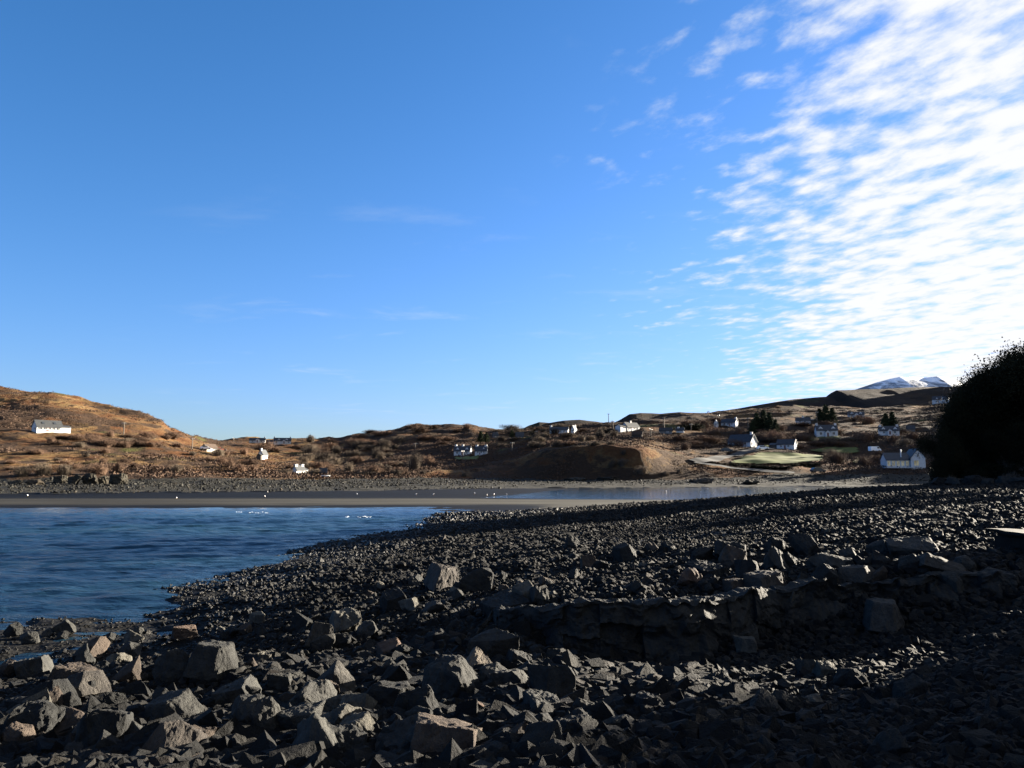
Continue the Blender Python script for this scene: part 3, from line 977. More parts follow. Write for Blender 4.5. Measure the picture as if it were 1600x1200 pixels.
FIELDS = [('field', 0, [(1143, 724), (1165, 714), (1188, 708), (1250, 711), (1286, 714), (1284, 722), (1240, 726)]),
          ('lawn', 1, [(1258, 685), (1312, 683), (1312, 687), (1262, 689)]),
          ('lawn', 1, [(1186, 700), (1198, 697), (1202, 702), (1188, 704)]),
          ('field', 0, [(1335, 725), (1342, 717), (1358, 718), (1354, 726)]),
          ('field', 1, [(1268, 706), (1290, 701), (1340, 702), (1342, 708), (1300, 709)]),
          ('field', 0, [(712, 715), (745, 713), (750, 718), (716, 720)])]
ROADS = [([(1086, 724), (1105, 721), (1130, 716), (1155, 711), (1178, 705), (1206, 702)], 4.5),
         ([(1088, 724), (1100, 727), (1122, 730), (1160, 735), (1200, 739), (1245, 742)], 3.5)]
FPOLY = [np.array([hit(x, y, 180)[:2] for x, y in q]) for _, _, q in FIELDS]
RLINE = [(np.array([hit(x, y, 180)[:2] for x, y in q]), wd) for q, wd in ROADS]


def inpoly(P, X, Y):
    ins = np.zeros(np.shape(X), bool)
    for a, b in zip(P, np.roll(P, -1, 0)):
        ins ^= ((a[1] > Y) != (b[1] > Y)) & (X < (b[0] - a[0]) * (Y - a[1]) / (b[1] - a[1] + 1e-9) + a[0])
    return ins


def clear_ground(X, Y, pad=1.5):
    bad = np.zeros(np.shape(X), bool)
    for P in FPOLY: bad |= inpoly(P, X, Y)
    for P, wd in RLINE:
        for a, b in zip(P, P[1:]):
            t_ = np.clip(((X - a[0]) * (b[0] - a[0]) + (Y - a[1]) * (b[1] - a[1])) / ((b - a) ** 2).sum(), 0, 1)
            bad |= np.hypot(X - a[0] - t_ * (b[0] - a[0]), Y - a[1] - t_ * (b[1] - a[1])) < wd / 2 + pad
    return ~bad


# ------------------------------------------------------------------ vegetation
def foliage_mat(name, a, b, rough=.9):
    m, t, bs = new_mat(name)
    rnd = t.n('ShaderNodeObjectInfo').outputs['Random']
    pos = t.n('ShaderNodeNewGeometry').outputs['Position']
    n = t.noise(pos, .9, 4, .6)
    f = t.math('ADD', t.math('MULTIPLY', rnd, .5), t.math('MULTIPLY', n, .5))
    c = t.mix(t.mapr(f, .25, .75), a, b)
    setin(t, bs, Base_Color=c, Roughness=rough)
    bs.inputs['Specular IOR Level'].default_value = .04
    return m


M_TWIG = foliage_mat('bare_twigs', (0.0506, 0.0406, 0.0324), (0.1165, 0.0912, 0.0670))
M_BROWN = foliage_mat('russet_scrub', (0.0564, 0.0376, 0.0277), (0.1253, 0.0802, 0.0551))
M_CONIF = foliage_mat('conifer_needles', (0.0162, 0.0236, 0.0126), (0.0318, 0.0408, 0.0200))
M_DARK = foliage_mat('dark_ivy_leaves', (0.0067, 0.0074, 0.0040), (0.0151, 0.0148, 0.0074))
M_BARK = simple('bark', (.06, .045, .032), .9, .3, 6, .03)


def tri_cloud(C, size, rs, flat=None):
    """one small random triangle per centre"""
    n = len(C)
    a = rs.normal(size=(n, 3)); a /= np.linalg.norm(a, axis=1, keepdims=True)
    b = np.cross(a, rs.normal(size=(n, 3))); b /= np.linalg.norm(b, axis=1, keepdims=True)
    s = np.asarray(size).reshape(-1, 1) * rs.uniform(.6, 1.4, (n, 1))
    v = np.stack([C + a * s, C - a * s * .6 + b * s * .55, C - a * s * .6 - b * s * .55], 1)
    return v.reshape(-1, 3), np.arange(3 * n).reshape(-1, 3)


def twig_fan(n, rs, height=1.0, spread=.55):
    """thin upright twigs from a base, as long triangles"""
    th = rs.uniform(0, 2 * np.pi, n); r = spread * np.sqrt(rs.random(n))
    tip = np.stack([r * np.cos(th), r * np.sin(th), height * np.sqrt(np.clip(1 - (r / spread) ** 2 * .8, .05, 1)) * rs.uniform(.75, 1.05, n)], -1)
    base = tip * np.array([.35, .35, 0]) + rs.normal(0, .04, (n, 3)) * [1, 1, 0]
    side = np.stack([-np.sin(th), np.cos(th), 0 * th], -1) * rs.uniform(.008, .02, (n, 1))
    v = np.stack([base + side, base - side, tip], 1).reshape(-1, 3)
    return v, np.arange(3 * n).reshape(-1, 3)


def merge(parts):
    V, F, b = [], [], 0
    for v, f in parts:
        V.append(v); F.append(f + b); b += len(v)
    return np.concatenate(V), np.concatenate(F)


def bush_mesh(name, seed, mat, n=2600, leaf=.019, lobes=9):
    rs_ = np.random.default_rng(seed)
    cs = np.stack([rs_.uniform(-.34, .34, lobes), rs_.uniform(-.3, .3, lobes), rs_.uniform(.28, .62, lobes)], -1)
    rad = rs_.uniform(.17, .30, lobes)
    k = rs_.integers(0, lobes, n)
    d = rs_.normal(size=(n, 3)); d /= np.linalg.norm(d, axis=1, keepdims=True)
    C = cs[k] + d * (rad[k] * rs_.random(n) ** .35)[:, None]
    C[:, 2] = np.abs(C[:, 2])
    return mesh_np(name, *merge([tri_cloud(C, leaf, rs_), twig_fan(420, rs_, .85, .44)]), mat)


BUSH = {
    'grey': [bush_mesh('crown', 500 + i, M_TWIG) for i in range(3)],
    'brown': [bush_mesh('crown', 510 + i, M_BROWN) for i in range(3)],
    'dark': [bush_mesh('crown', 520 + i, M_DARK, leaf=.03) for i in range(2)],
}


def bush(x, y, wp, hp, kind, label, group=None, p=None, ymin=100):
    p = p or hit(x, y, ymin)
    wm, hm = wp * p.y / FPX, hp * p.y / FPX
    o = link('bush', random.choice(BUSH[kind]), None, (p.x, p.y + wm * .2, p.z - .15 * hm))
    o.scale = (wm, wm, hm * 1.2)
    o.rotation_euler = (0, 0, random.uniform(0, 6.28))
    tag(o, label, 'bush', group)
    return o


for b in [
    (830 + 144, 728, 24, 16, 'grey', 'grey bare bush, left of the pair on the shaded bank'),
    (958, 731, 22, 16, 'grey', 'grey bare bush joined to the left side of the shaded pair'),
    (1005, 742, 26, 18, 'grey', 'rounded grey bush low on the shaded bank'),
    (976, 712, 16, 10, 'grey', 'small pale bush high on the shaded bank'),
    (1040, 744, 22, 11, 'grey', 'low brown bush near the right foot of the shaded bank'),
    (1062, 740, 14, 10, 'grey', 'small bush just right of the low brown one under the road'),
    (646, 734, 30, 34, 'grey', 'tall grey bush behind the shore pole in the middle valley'),
    (668, 728, 22, 22, 'brown', 'brown bush right of the tall grey bush in the valley'),
    (660, 742, 12, 10, 'grey', 'pale small bush at the foot of the tall grey bush'),
    (725, 745, 14, 8, 'grey', 'small bush on the shore left of the shaded bank'),
    (846, 700, 24, 14, 'grey', 'grey bush at the left end of the shaded bank top'),
    (870, 698, 24, 15, 'grey', 'grey bush right of the one ending the bank top'),
    (1350, 728, 30, 22, 'brown', 'sunlit brown thicket at the right end of the field'),
    (1310, 724, 40, 24, 'brown', 'wide brown thicket beside the field corner'),
    (1300, 716, 26, 20, 'grey', 'grey bush behind the field corner thicket'),
    (1090, 673, 40, 18, 'dark', 'dark wide bush left of the twin gabled cottages'),
    (1210, 690, 40, 24, 'brown', 'brown bush above the slate roofed cottage'),
    (1190, 688, 30, 18, 'grey', 'grey bush behind the long white cottage'),
    (1352, 690, 40, 20, 'brown', 'brown bush right of the two storey house'),
    (838, 683, 22, 12, 'dark', 'dark shrub beside the roadside pole in the middle'),
    (30, 745, 34, 22, 'grey', 'grey thicket at the far left above the shore rocks'),
    (62, 743, 40, 26, 'grey', 'largest grey thicket above the shore outcrops'),
    (96, 742, 34, 22, 'grey', 'grey thicket right of the largest one at left'),
    (150, 742, 40, 26, 'brown', 'dark brown thicket above the pale outcrop'),
    (180, 738, 30, 22, 'brown', 'brown thicket at the right end above the outcrops'),
    (272, 738, 26, 16, 'grey', 'greenish grey bush above the shore, on the grassy slope'),
]:
    bush(*b)
REG = [
    (30, (70, 275), (682, 700), 'brown', (15, 44), (7, 14), 'brown scrub bush in the band below the white bungalow', 'scrub below the bungalow'),
    (26, (330, 520), (700, 742), 'brown', (15, 40), (8, 17), 'brown scrub bush on the slope around the small white cottages', 'scrub around the cottages'),
    (44, (470, 640), (690, 744), 'grey', (18, 51), (9, 20), 'grey leafless bush in the wooded hollow at the centre left', 'bushes of the hollow'),
    (26, (560, 760), (668, 700), 'brown', (18, 44), (7, 13), 'brown bush on the flat topped hill', 'scrub of the flat topped hill'),
    (30, (760, 960), (670, 700), 'grey', (15, 40), (7, 15), 'grey bush on the slope above the shaded bank', 'bushes above the bank'),
    (30, (1060, 1260), (660, 704), 'brown', (18, 51), (8, 17), 'brown bush among the cottages on the right slope', 'bushes among the right cottages'),
    (22, (1250, 1440), (655, 722), 'brown', (18, 51), (8, 17), 'brown bush on the slope near the right houses', 'bushes near the right houses'),
    (20, (0, 330), (708, 742), 'brown', (12, 37), (5, 12), 'low russet bush on the bracken slope above the left shore', 'low bushes of the left shore'),
]
for (n, xr, yr, kd, wr, hr, lab, grp) in REG:
    for _ in range(n):
        x, y = random.uniform(*xr), random.uniform(*yr)
        while not clear_ground(*np.array(hit(x, y, 100)[:2]), 3): x, y = random.uniform(*xr), random.uniform(*yr)
        bush(x, y, random.uniform(*wr), random.uniform(*hr), kd if random.random() < .7 else random.choice(['grey', 'brown']), lab, grp)

for i, x in enumerate(np.arange(1112, 1288, 11)):
    bush(float(x), 726 + 7 * min(1, max(0, (x - 1112) / 90)) - (4 if x > 1240 else 0), 18, 7, 'dark', 'dark clipped length of the hedge along the lower edge of the field', 'hedge below the field')

# heather and dead grass tussocks: one mass over the hillsides
rs = np.random.default_rng(9)
X, Y = sample(130000, -.72, .72, 165, 720, .8, rs)
hz = klass(X, Y) == 3
den = fbm(X / 40, Y / 55, 4, 44) + .25 * fbm(X / 9, Y / 9, 2, 45)
keep = hz & clear_ground(X, Y) & (rs.random(len(X)) < np.clip(.16 + den * 3.2, .02, 1) * np.where((X < -55) & (Y > 250), .35, 1))
X, Y = X[keep], Y[keep]
n = len(X)
Cn = np.repeat(np.stack([X, Y, H(X, Y)], -1), 6, 0) + rs.normal(0, 1, (n * 6, 3)) * np.array([.55, .55, .0]) + np.stack([np.zeros(n * 6), np.zeros(n * 6), rs.uniform(.0, .6, n * 6)], -1)
v, f = tri_cloud(Cn, .29, rs)
tag(link('heather', mesh_np('heather', v, f, M_BROWN)), 'dark heather and dead tussocks covering the hillsides', 'heather', kind='stuff')


# trees ----------------------------------------------------------------
def tube(p0, p1, r0, r1, k=6):
    d = np.array(p1) - np.array(p0); d = d / (np.linalg.norm(d) + 1e-9)
    a = np.cross(d, [0.3, .9, .2]); a /= np.linalg.norm(a); b = np.cross(d, a)
    th = np.linspace(0, 2 * np.pi, k, endpoint=False)
    ring = np.cos(th)[:, None] * a + np.sin(th)[:, None] * b
    v = np.concatenate([np.array(p0) + ring * r0, np.array(p1) + ring * r1])
    i = np.arange(k); j = (i + 1) % k
    f = np.concatenate([np.stack([i, j, k + j], -1), np.stack([i, k + j, k + i], -1)])
    return v, f


def grow(rs_, levels=4, h=1.0, spread=.75):
    segs, tips = [], []

    def rec(p, d, L, r, lv):
        n = 3 if lv else 4
        for i in range(n):
            d = d + rs_.normal(0, .13, 3) + np.array([0, 0, .05]); d /= np.linalg.norm(d)
            q = p + d * L / n
            segs.append((p, q, r, r * .82)); p = q; r *= .82
            if lv >= 1: tips.append(q)
            if lv < levels and i >= (1 if lv == 0 else 0):
                for _ in range(2 if lv < 2 else 1 + (rs_.random() < .5)):
                    e = rs_.normal(size=3); e -= d * e.dot(d); e /= np.linalg.norm(e)
                    nd = d * (1 - spread * .6) + e * spread + np.array([0, 0, .15]); nd /= np.linalg.norm(nd)
                    rec(p, nd, L * rs_.uniform(.5, .68), r * .6, lv + 1)
        tips.append(p)
    rec(np.zeros(3), np.array([0, 0, 1.0]), h * .62, .035 * h, 0)
    return segs, np.array(tips)


def tree_proto(seed, mat, leaves=5000, leaf=.014, levels=3, spreadleaf=.045, ivy=False):
    rs_ = np.random.default_rng(seed)
    segs, tips = grow(rs_, levels)
    sc = 1.0 / max(t[2] for t in tips)
    tips = tips * sc
    tv, tf = merge([tube(np.array(a) * sc, np.array(b) * sc, r0 * sc, r1 * sc, 5) for a, b, r0, r1 in segs])
    sel = tips[tips[:, 2] > .22]
    C = sel[rs_.integers(0, len(sel), leaves)] + rs_.normal(0, spreadleaf, (leaves, 3))
    parts = [tri_cloud(C, leaf, rs_)]
    # fine twigs at tips
    m = 1600
    b0 = sel[rs_.integers(0, len(sel), m)]
    dirn = rs_.normal(size=(m, 3)) * .6 + (b0 - [0, 0, .45]) * 1.3; dirn /= np.linalg.norm(dirn, axis=1, keepdims=True)
    e = b0 + dirn * rs_.uniform(.04, .12, (m, 1))
    s = np.cross(dirn, rs_.normal(size=(m, 3))); s /= np.linalg.norm(s, axis=1, keepdims=True)
    parts.append((np.stack([b0 + s * .0035, b0 - s * .0035, e], 1).reshape(-1, 3), np.arange(3 * m).reshape(-1, 3)))
    return mesh_np('trunk', tv, tf, M_BARK, True), mesh_np('crown', *merge(parts), mat)


TREES = {'ivy': [tree_proto(700 + i, M_DARK, 32000, .0135, 3, .062) for i in range(3)],
         'bare': [tree_proto(720 + i, M_TWIG, 2600, .010, 3, .05) for i in range(2)]}


def conifer_proto(seed):
    rs_ = np.random.default_rng(seed)
    tv, tf = tube((0, 0, 0), (0, 0, .97), .025, .004, 7)
    C = []
    for z in np.linspace(.10, .98, 34):
        rad = .24 * (1 - z) ** .75 + .012
        for _ in range(9):
            th = rs_.uniform(0, 6.28); L = rad * rs_.uniform(.65, 1.2)
            k = int(10 + 14 * (1 - z))
            s = rs_.random(k) ** .7
            pts = np.stack([np.cos(th) * L * s, np.sin(th) * L * s, z - .18 * L * s + .05 * s * s], -1) + rs_.normal(0, .012, (k, 3))
            C.append(pts)
    C = np.concatenate(C)
    return mesh_np('trunk', tv, tf, M_BARK, True), mesh_np('crown', *tri_cloud(C, .022, rs_), M_CONIF)


CONIF = [conifer_proto(740 + i) for i in range(3)]


def plant_tree(kind, proto, loc, h, label, group=None, wid=1.0, cat='tree'):
    o = empty(kind, loc, random.uniform(0, 6.28))
    link('trunk', proto[0], o); link('crown', proto[1], o)
    o.scale = (h * wid, h * wid, h)
    tag(o, label, cat, group)
    return o


for (x, y, hp, lab) in [
    (1183, 676, 30, 'dark conifer, left one of the clump above the long cottage'),
    (1194, 675, 34, 'tallest dark conifer of the clump above the long cottage'),
    (1203, 676, 30, 'dark conifer, right of the tallest one above the long cottage'),
    (1212, 680, 24, 'short dark conifer at the right end of the clump'),
    (1176, 678, 20, 'smallest conifer at the left end of the clump'),
    (1281, 665, 26, 'dark conifer behind the two storey house, left one'),
    (1291, 665, 32, 'dark conifer behind the two storey house, tallest one'),
    (1301, 666, 28, 'dark conifer behind the two storey house, right one'),
    (1385, 676, 30, 'dark conifer left of the dormer house in shade'),
    (1395, 676, 32, 'dark conifer rising behind the dormer house in shade'),
    (751, 692, 18, 'dark conifer above the pair of blue shaded houses'),
    (760, 692, 16, 'smaller conifer right of the one above the shaded houses'),
    (800, 684, 12, 'dark small conifer left of the dark cabin'),
]:
    p = hit(x, y, 200)
    plant_tree('conifer', random.choice(CONIF), p, hp * p.y / FPX, lab, wid=1.75)

# the bluff's trees
for (X, Y, h, kd, lab, wid) in [
    (47.6, 88.6, 4.2, 'ivy', 'low dark tree at the left tip of the wooded bluff', 1.0),
    (50.2, 91.5, 8.0, 'ivy', 'dark tree stepping up from the tip of the wooded bluff', .75),
    (51.8, 91, 9.0, 'ivy', 'dark tree in the middle of the bluff slope', .75),
    (54.2, 90, 9.2, 'ivy', 'leaning dark tree below the bluff crest', .9),
    (55.5, 89, 11.0, 'ivy', 'dark ivy covered tree just left of the tallest one', 1.1),
    (57.5, 88, 11.0, 'ivy', 'tallest ivy covered tree, cut off by the right picture edge', 1.1),
    (55, 85, 6, 'ivy', 'dark tree in front of the tallest one', 1.2),
    (53, 86, 4.5, 'ivy', 'short dark tree in front of the leaning tree', 1.2),
    (48.0, 89.5, 6.6, 'ivy', 'lowest dark tree at the foot of the bluff beside the shore house', .8),
    (61, 92, 10, 'ivy', 'tall dark tree at the right edge behind the tallest one', 1.1),
    (54.0, 96, 7.0, 'bare', 'bare tree with thin twigs along the bluff skyline', 1.0),
    (56, 95, 9.5, 'bare', 'bare twiggy tree showing over the crowns at the top right', 1.0),
    (56.0, 94, 8.6, 'ivy', 'dark tree on the bluff skyline behind the leaning tree', .9),
    (57.2, 93, 10.5, 'ivy', 'dark tree crowding behind the tallest one near the picture edge', 1.1),
    (55.2, 92, 9.8, 'ivy', 'dark tree filling the gap between the leaning and the tallest tree', 1.0),
    (66, 96, 10, 'ivy', 'tree behind the right picture edge on the bluff', 1.1),
]:
    z = bluff_z(X, Y) - .3
    plant_tree('tree', TREES[kd][int(X * 10) % len(TREES[kd])], (X, Y, z), h, lab, wid=wid)
# wood continuing along the bluff beside the beach (it shades the foreground)
for i, (X, Y, h) in enumerate([(44, 24, 3), (47, 28.5, 2.6), (43, 17, 5), (46, 10, 6), (50, 21, 5), (43, 2, 6), (52, 31, 2.6), (45, 33, 2.0), (50, 44, 2.5), (52, 52, 3.5), (56, 60, 4.5), (60, 68, 6), (64, 75, 7)]):
    plant_tree('tree', random.choice(TREES['ivy' if i % 3 else 'bare']), (X, Y, bluff_z(X, Y) - .3), h, 'tree of the wood on the bluff beside the beach', 'wood on the bluff beside the beach', 1.1)
for i, (X, Y, s, k, lab) in enumerate([
    (47.0, 86.5, 2.4, 'grey', 'pale twiggy shrub at the foot of the bluff, leftmost'),
    (48.8, 84.6, 2.4, 'grey', 'pale twiggy shrub at the bluff foot behind the low rocks'),
    (51.0, 82.4, 3.0, 'grey', 'larger twiggy shrub along the bluff foot'),
    (53.0, 80.8, 3.0, 'brown', 'brown shrub at the bluff foot near the right edge'),
    (50.2, 86.5, 3.4, 'dark', 'dark shrub behind the pale shrubs of the bluff foot'),
    (52.0, 84.5, 3.6, 'dark', 'dark shrub on the lower bluff under the tall trees'),
    (48.0, 89.5, 3.0, 'dark', 'dark shrub closing the left end of the bluff'),
]):
    o = link('bush', BUSH[k][i % 2], None, (X, Y, max(bluff_z(X, Y), 1.8) - .2))
    o.scale = (s * 1.3, s * 1.2, s); o.rotation_euler = (0, 0, i)
    tag(o, lab, 'bush')
for i in range(46):
    Y = random.uniform(84, 101); X = float(np.interp(Y, *BT)) + random.uniform(3.5, 20)
    o = link('bush', BUSH['dark' if i % 4 else 'grey'][i % 2], None, (X, Y, bluff_z(X, Y) - .3))
    q = random.uniform(2.2, 4.2)
    o.scale = (q * 1.4, q * 1.4, q); o.rotation_euler = (0, 0, i)
    tag(o, 'dark shrub in the undergrowth covering the wooded bluff', 'bush', 'undergrowth of the wooded bluff')
for i in range(9):
    u = .53 + i * .014
    Y = 84 - i * .5
    o = link('boulder', PROTO[i])
    o.scale = (1.3 + .5 * random.random(), 1.2, 1.0 + .5 * random.random())
    o.location = (u * Y, Y, float(H(u * Y, Y)) + .3); o.rotation_euler = (random.uniform(-.3, .3), .2, i)
    tag(o, 'dark rock in the row along the foot of the wooded bluff', 'boulder', 'rocks along the bluff foot')

# ------------------------------------------------------------------ fields and roads draped on the slopes
M_FIELD = simple('mown_grass', (.086, .096, .030), .95, .25, .15)
M_LAWN = simple('green_lawn', (.07, .082, .024), .95, .25, .2)
M_ROAD = simple('worn_tarmac', (.045, .044, .042), .9, .2, .4)


def drape(name, poly, mat, label, cat, lift=.5, step=1.5, ymin=180):
    pts = [hit(x, y, ymin) for x, y in poly]
    P = np.array([[p.x, p.y] for p in pts])
    mn, mx = P.min(0), P.max(0)
    nx, ny = int((mx[0] - mn[0]) / step) + 2, int((mx[1] - mn[1]) / step) + 2
    gx, gy = np.meshgrid(mn[0] + np.arange(nx) * step, mn[1] + np.arange(ny) * step)
    cxs, cys = gx[:-1, :-1] + step / 2, gy[:-1, :-1] + step / 2
    ins = np.zeros_like(cxs, bool)
    for a, b in zip(P, np.roll(P, -1, 0)):
        cond = ((a[1] > cys) != (b[1] > cys))
        ins ^= cond & (cxs < (b[0] - a[0]) * (cys - a[1]) / (b[1] - a[1] + 1e-9) + a[0])
    q = (np.arange(ny - 1)[:, None] * nx + np.arange(nx - 1)[None])[ins]
    V = np.stack([gx, gy, H(gx, gy) + lift], -1).reshape(-1, 3)
    quads = np.stack([q, q + 1, q + 1 + nx, q + nx], -1)
    used, inv = np.unique(quads, return_inverse=True)
    o = link(name, mesh_np(name, V[used], inv.reshape(-1, 4), mat, True))
    tag(o, kind='structure')
    return o


for nm, lw, q in FIELDS: drape(nm, q, M_LAWN if lw else M_FIELD, '', '')


def road(pix, width, lift=.55):
    P = [hit(x, y, 180) for x, y in pix]
    pts = []
    for a, b in zip(P, P[1:]):
        for k in range(12):
            pts.append(a.lerp(b, k / 12))
    V, F = [], []
    for i, p in enumerate(pts):
        d = (pts[min(i + 1, len(pts) - 1)] - pts[max(i - 1, 0)]); d.z = 0; d.normalize()
        s = Vector((-d.y, d.x, 0)) * width * .5
        for k in (-1, -.33, .33, 1):
            q = p + s * k
            V.append((q.x, q.y, float(H(q.x, q.y)) + lift))
        if i:
            b = i * 4
            for k in range(3): F.append((b - 4 + k, b - 3 + k, b + 1 + k, b + k))
    tag(link('road', mesh_np('road', V, F, M_ROAD, True)), kind='structure')


for q, wd in ROADS: road(q, wd)


# ------------------------------------------------------------------ houses
def wallm(name, c): return simple(name, c, .85, .08, 1.5, .01)


M_WHITE = wallm('white_render', (.42, .42, .41))
M_CREAM = wallm('cream_render', (0.1920, 0.1690, 0.1306))
M_GREY = wallm('grey_harling', (0.1306, 0.1267, 0.1190))
M_TIMBER = wallm('dark_timber', (.05, .045, .04))
M_SLATE = simple('slate_roof', (0.0375, 0.0410, 0.0475), .55, .25, 2.0, .02)
M_LSLATE = simple('pale_slate_roof', (0.0327, 0.0347, 0.0366), .6, .2, 2.0, .02)
M_BRROOF = simple('brown_tile_roof', (0.0428, 0.0302, 0.0227), .8, .2, 2.0, .02)
M_TRIM = simple('white_trim', (.45, .45, .44), .5, .03)
M_POT = simple('clay_pot', (.45, .22, .12), .8, .1)
M_DOOR = simple('painted_door', (.10, .04, .03), .5, .1)
M_RED = simple('red_paint', (.42, .04, .03), .4, .05)
M_DECK = simple('white_deck', (.34, .345, .35), .6, .05)


def glass_mat():
    m, t, bs = new_mat('window_glass')
    setin(t, bs, Base_Color=t.mix(t.noise(t.n('ShaderNodeTexCoord').outputs['Object'], 2), (.012, .016, .022), (.03, .035, .042)), Roughness=.08)
    return m


def amber_mat():
    m, t, bs = new_mat('lit_window_glass')
    n = t.noise(t.n('ShaderNodeTexCoord').outputs['Object'], 1.3, 3)
    c = t.mix(t.mapr(n, .35, .65), (.20, .16, .08), (.42, .36, .20))
    setin(t, bs, Base_Color=c, Roughness=.3, Emission_Color=c)
    bs.inputs['Emission Strength'].default_value = .025
    return m


M_GLASS, M_AMBER = glass_mat(), amber_mat()


def window(parent, c, w_, h_, ny=-1, axis='y', glass=None, name='window'):
    """frame proud of the wall with a recessed pane; axis: wall normal axis, ny its sign"""
    bm = bmesh.new()
    t_ = .12
    def bb(dx_, dz_, sx, sz):
        if axis == 'y': box_bm(bm, (c[0] + dx_, c[1] + ny * .04, c[2] + dz_), (sx, .12, sz))
        else: box_bm(bm, (c[0] + ny * .04, c[1] + dx_, c[2] + dz_), (.12, sx, sz))
    bb(0, h_ / 2, w_ + t_, t_); bb(0, -h_ / 2, w_ + t_ * 2, t_ * 1.2)
    bb(-w_ / 2, 0, t_, h_ - t_ * 1.1); bb(w_ / 2, 0, t_, h_ - t_ * 1.1); bb(0, 0, t_ * .5, h_ - t_ * 1.1)
    f = bm_obj(name, bm, M_TRIM, parent)
    bm = bmesh.new()
    box_bm(bm, (c[0], c[1] + ny * .015, c[2]) if axis == 'y' else (c[0] + ny * .015, c[1], c[2]),
           (w_ - t_ - .02, .05, h_ - t_ * 1.15) if axis == 'y' else (.05, w_ - t_ - .02, h_ - t_ * 1.15))
    bm_obj('pane', bm, glass or M_GLASS, f)
    return f


def gable_prism(bm, x0, x1, y0, y1, zb, h, rh):
    """pentagon prism, ridge along x"""
    ym = (y0 + y1) / 2
    pr = [(y0, zb), (y1, zb), (y1, h), (ym, h + rh), (y0, h)]
    A = [bm.verts.new((x0, y, z)) for y, z in pr]
    B = [bm.verts.new((x1, y, z)) for y, z in pr]
    bm.faces.new(A[::-1]); bm.faces.new(B)
    for i in range(5):
        j = (i + 1) % 5
        bm.faces.new((A[i], A[j], B[j], B[i]))
    bmesh.ops.recalc_face_normals(bm, faces=bm.faces)


def roof_bm(bm, x0, x1, y0, y1, h, rh, ov=.25, th=.18):
    ym = (y0 + y1) / 2
    for s, ye in ((-1, y0), (1, y1)):
        run = abs(ye - ym); k = (run + ov * 1.4) / run
        e = (ym + s * run * k, h + rh - rh * k)
        off = th
        q = [(ym, h + rh + .03), e, (e[0], e[1] + off), (ym, h + rh + .03 + off)]
        A = [bm.verts.new((x0 - ov, y, z + .02)) for y, z in q]
        B = [bm.verts.new((x1 + ov, y, z + .02)) for y, z in q]
        bm.faces.new(A[::-1]); bm.faces.new(B)
        for i in range(4):
            j = (i + 1) % 4
            bm.faces.new((A[i], A[j], B[j], B[i]))
    bmesh.ops.recalc_face_normals(bm, faces=bm.faces)


def chimney(parent, x, y, z, hh=1.3, mat=None):
    bm = bmesh.new()
    box_bm(bm, (x, y, z + hh / 2 - .4), (.9, .6, hh + .8))
    box_bm(bm, (x, y, z + hh + .06), (1.05, .75, .12))
    c = bm_obj('chimney', bm, mat or M_WHITE, parent)
    return c


def dormer(parent, x, y, z, w_=1.7, h_=1.35, dp=2.4):
    """small gabled dormer, face towards -y"""
    bm = bmesh.new()
    hw = w_ / 2
    pr = [(-hw, z), (hw, z), (hw, z + h_), (0, z + h_ + .75), (-hw, z + h_)]
    A = [bm.verts.new((x + a, y, b)) for a, b in pr]
    B = [bm.verts.new((x + a, y + dp, b)) for a, b in pr]
    bm.faces.new(A); bm.faces.new(B[::-1])
    for i in range(5):
        j = (i + 1) % 5
        bm.faces.new((A[i], A[j], B[j], B[i]))
    box_bm(bm, (x, y - .015, z + h_ * .42 + .1), (w_ * .62, .05, h_ * .75))
    bmesh.ops.recalc_face_normals(bm, faces=bm.faces)
    me = bpy.data.meshes.new('dormer')
    me.materials.append(M_WHITE); me.materials.append(M_SLATE); me.materials.append(M_GLASS)
    bm.faces.ensure_lookup_table()
    for f in bm.faces:
        if len(f.verts) == 4 and f.normal.z > .3 and f.calc_center_median().z > z + h_: f.material_index = 1
        elif f.normal.y < -.9 and len(f.verts) == 4: f.material_index = 2
    bm.to_mesh(me); bm.free()
    return link('dormer', me, parent)


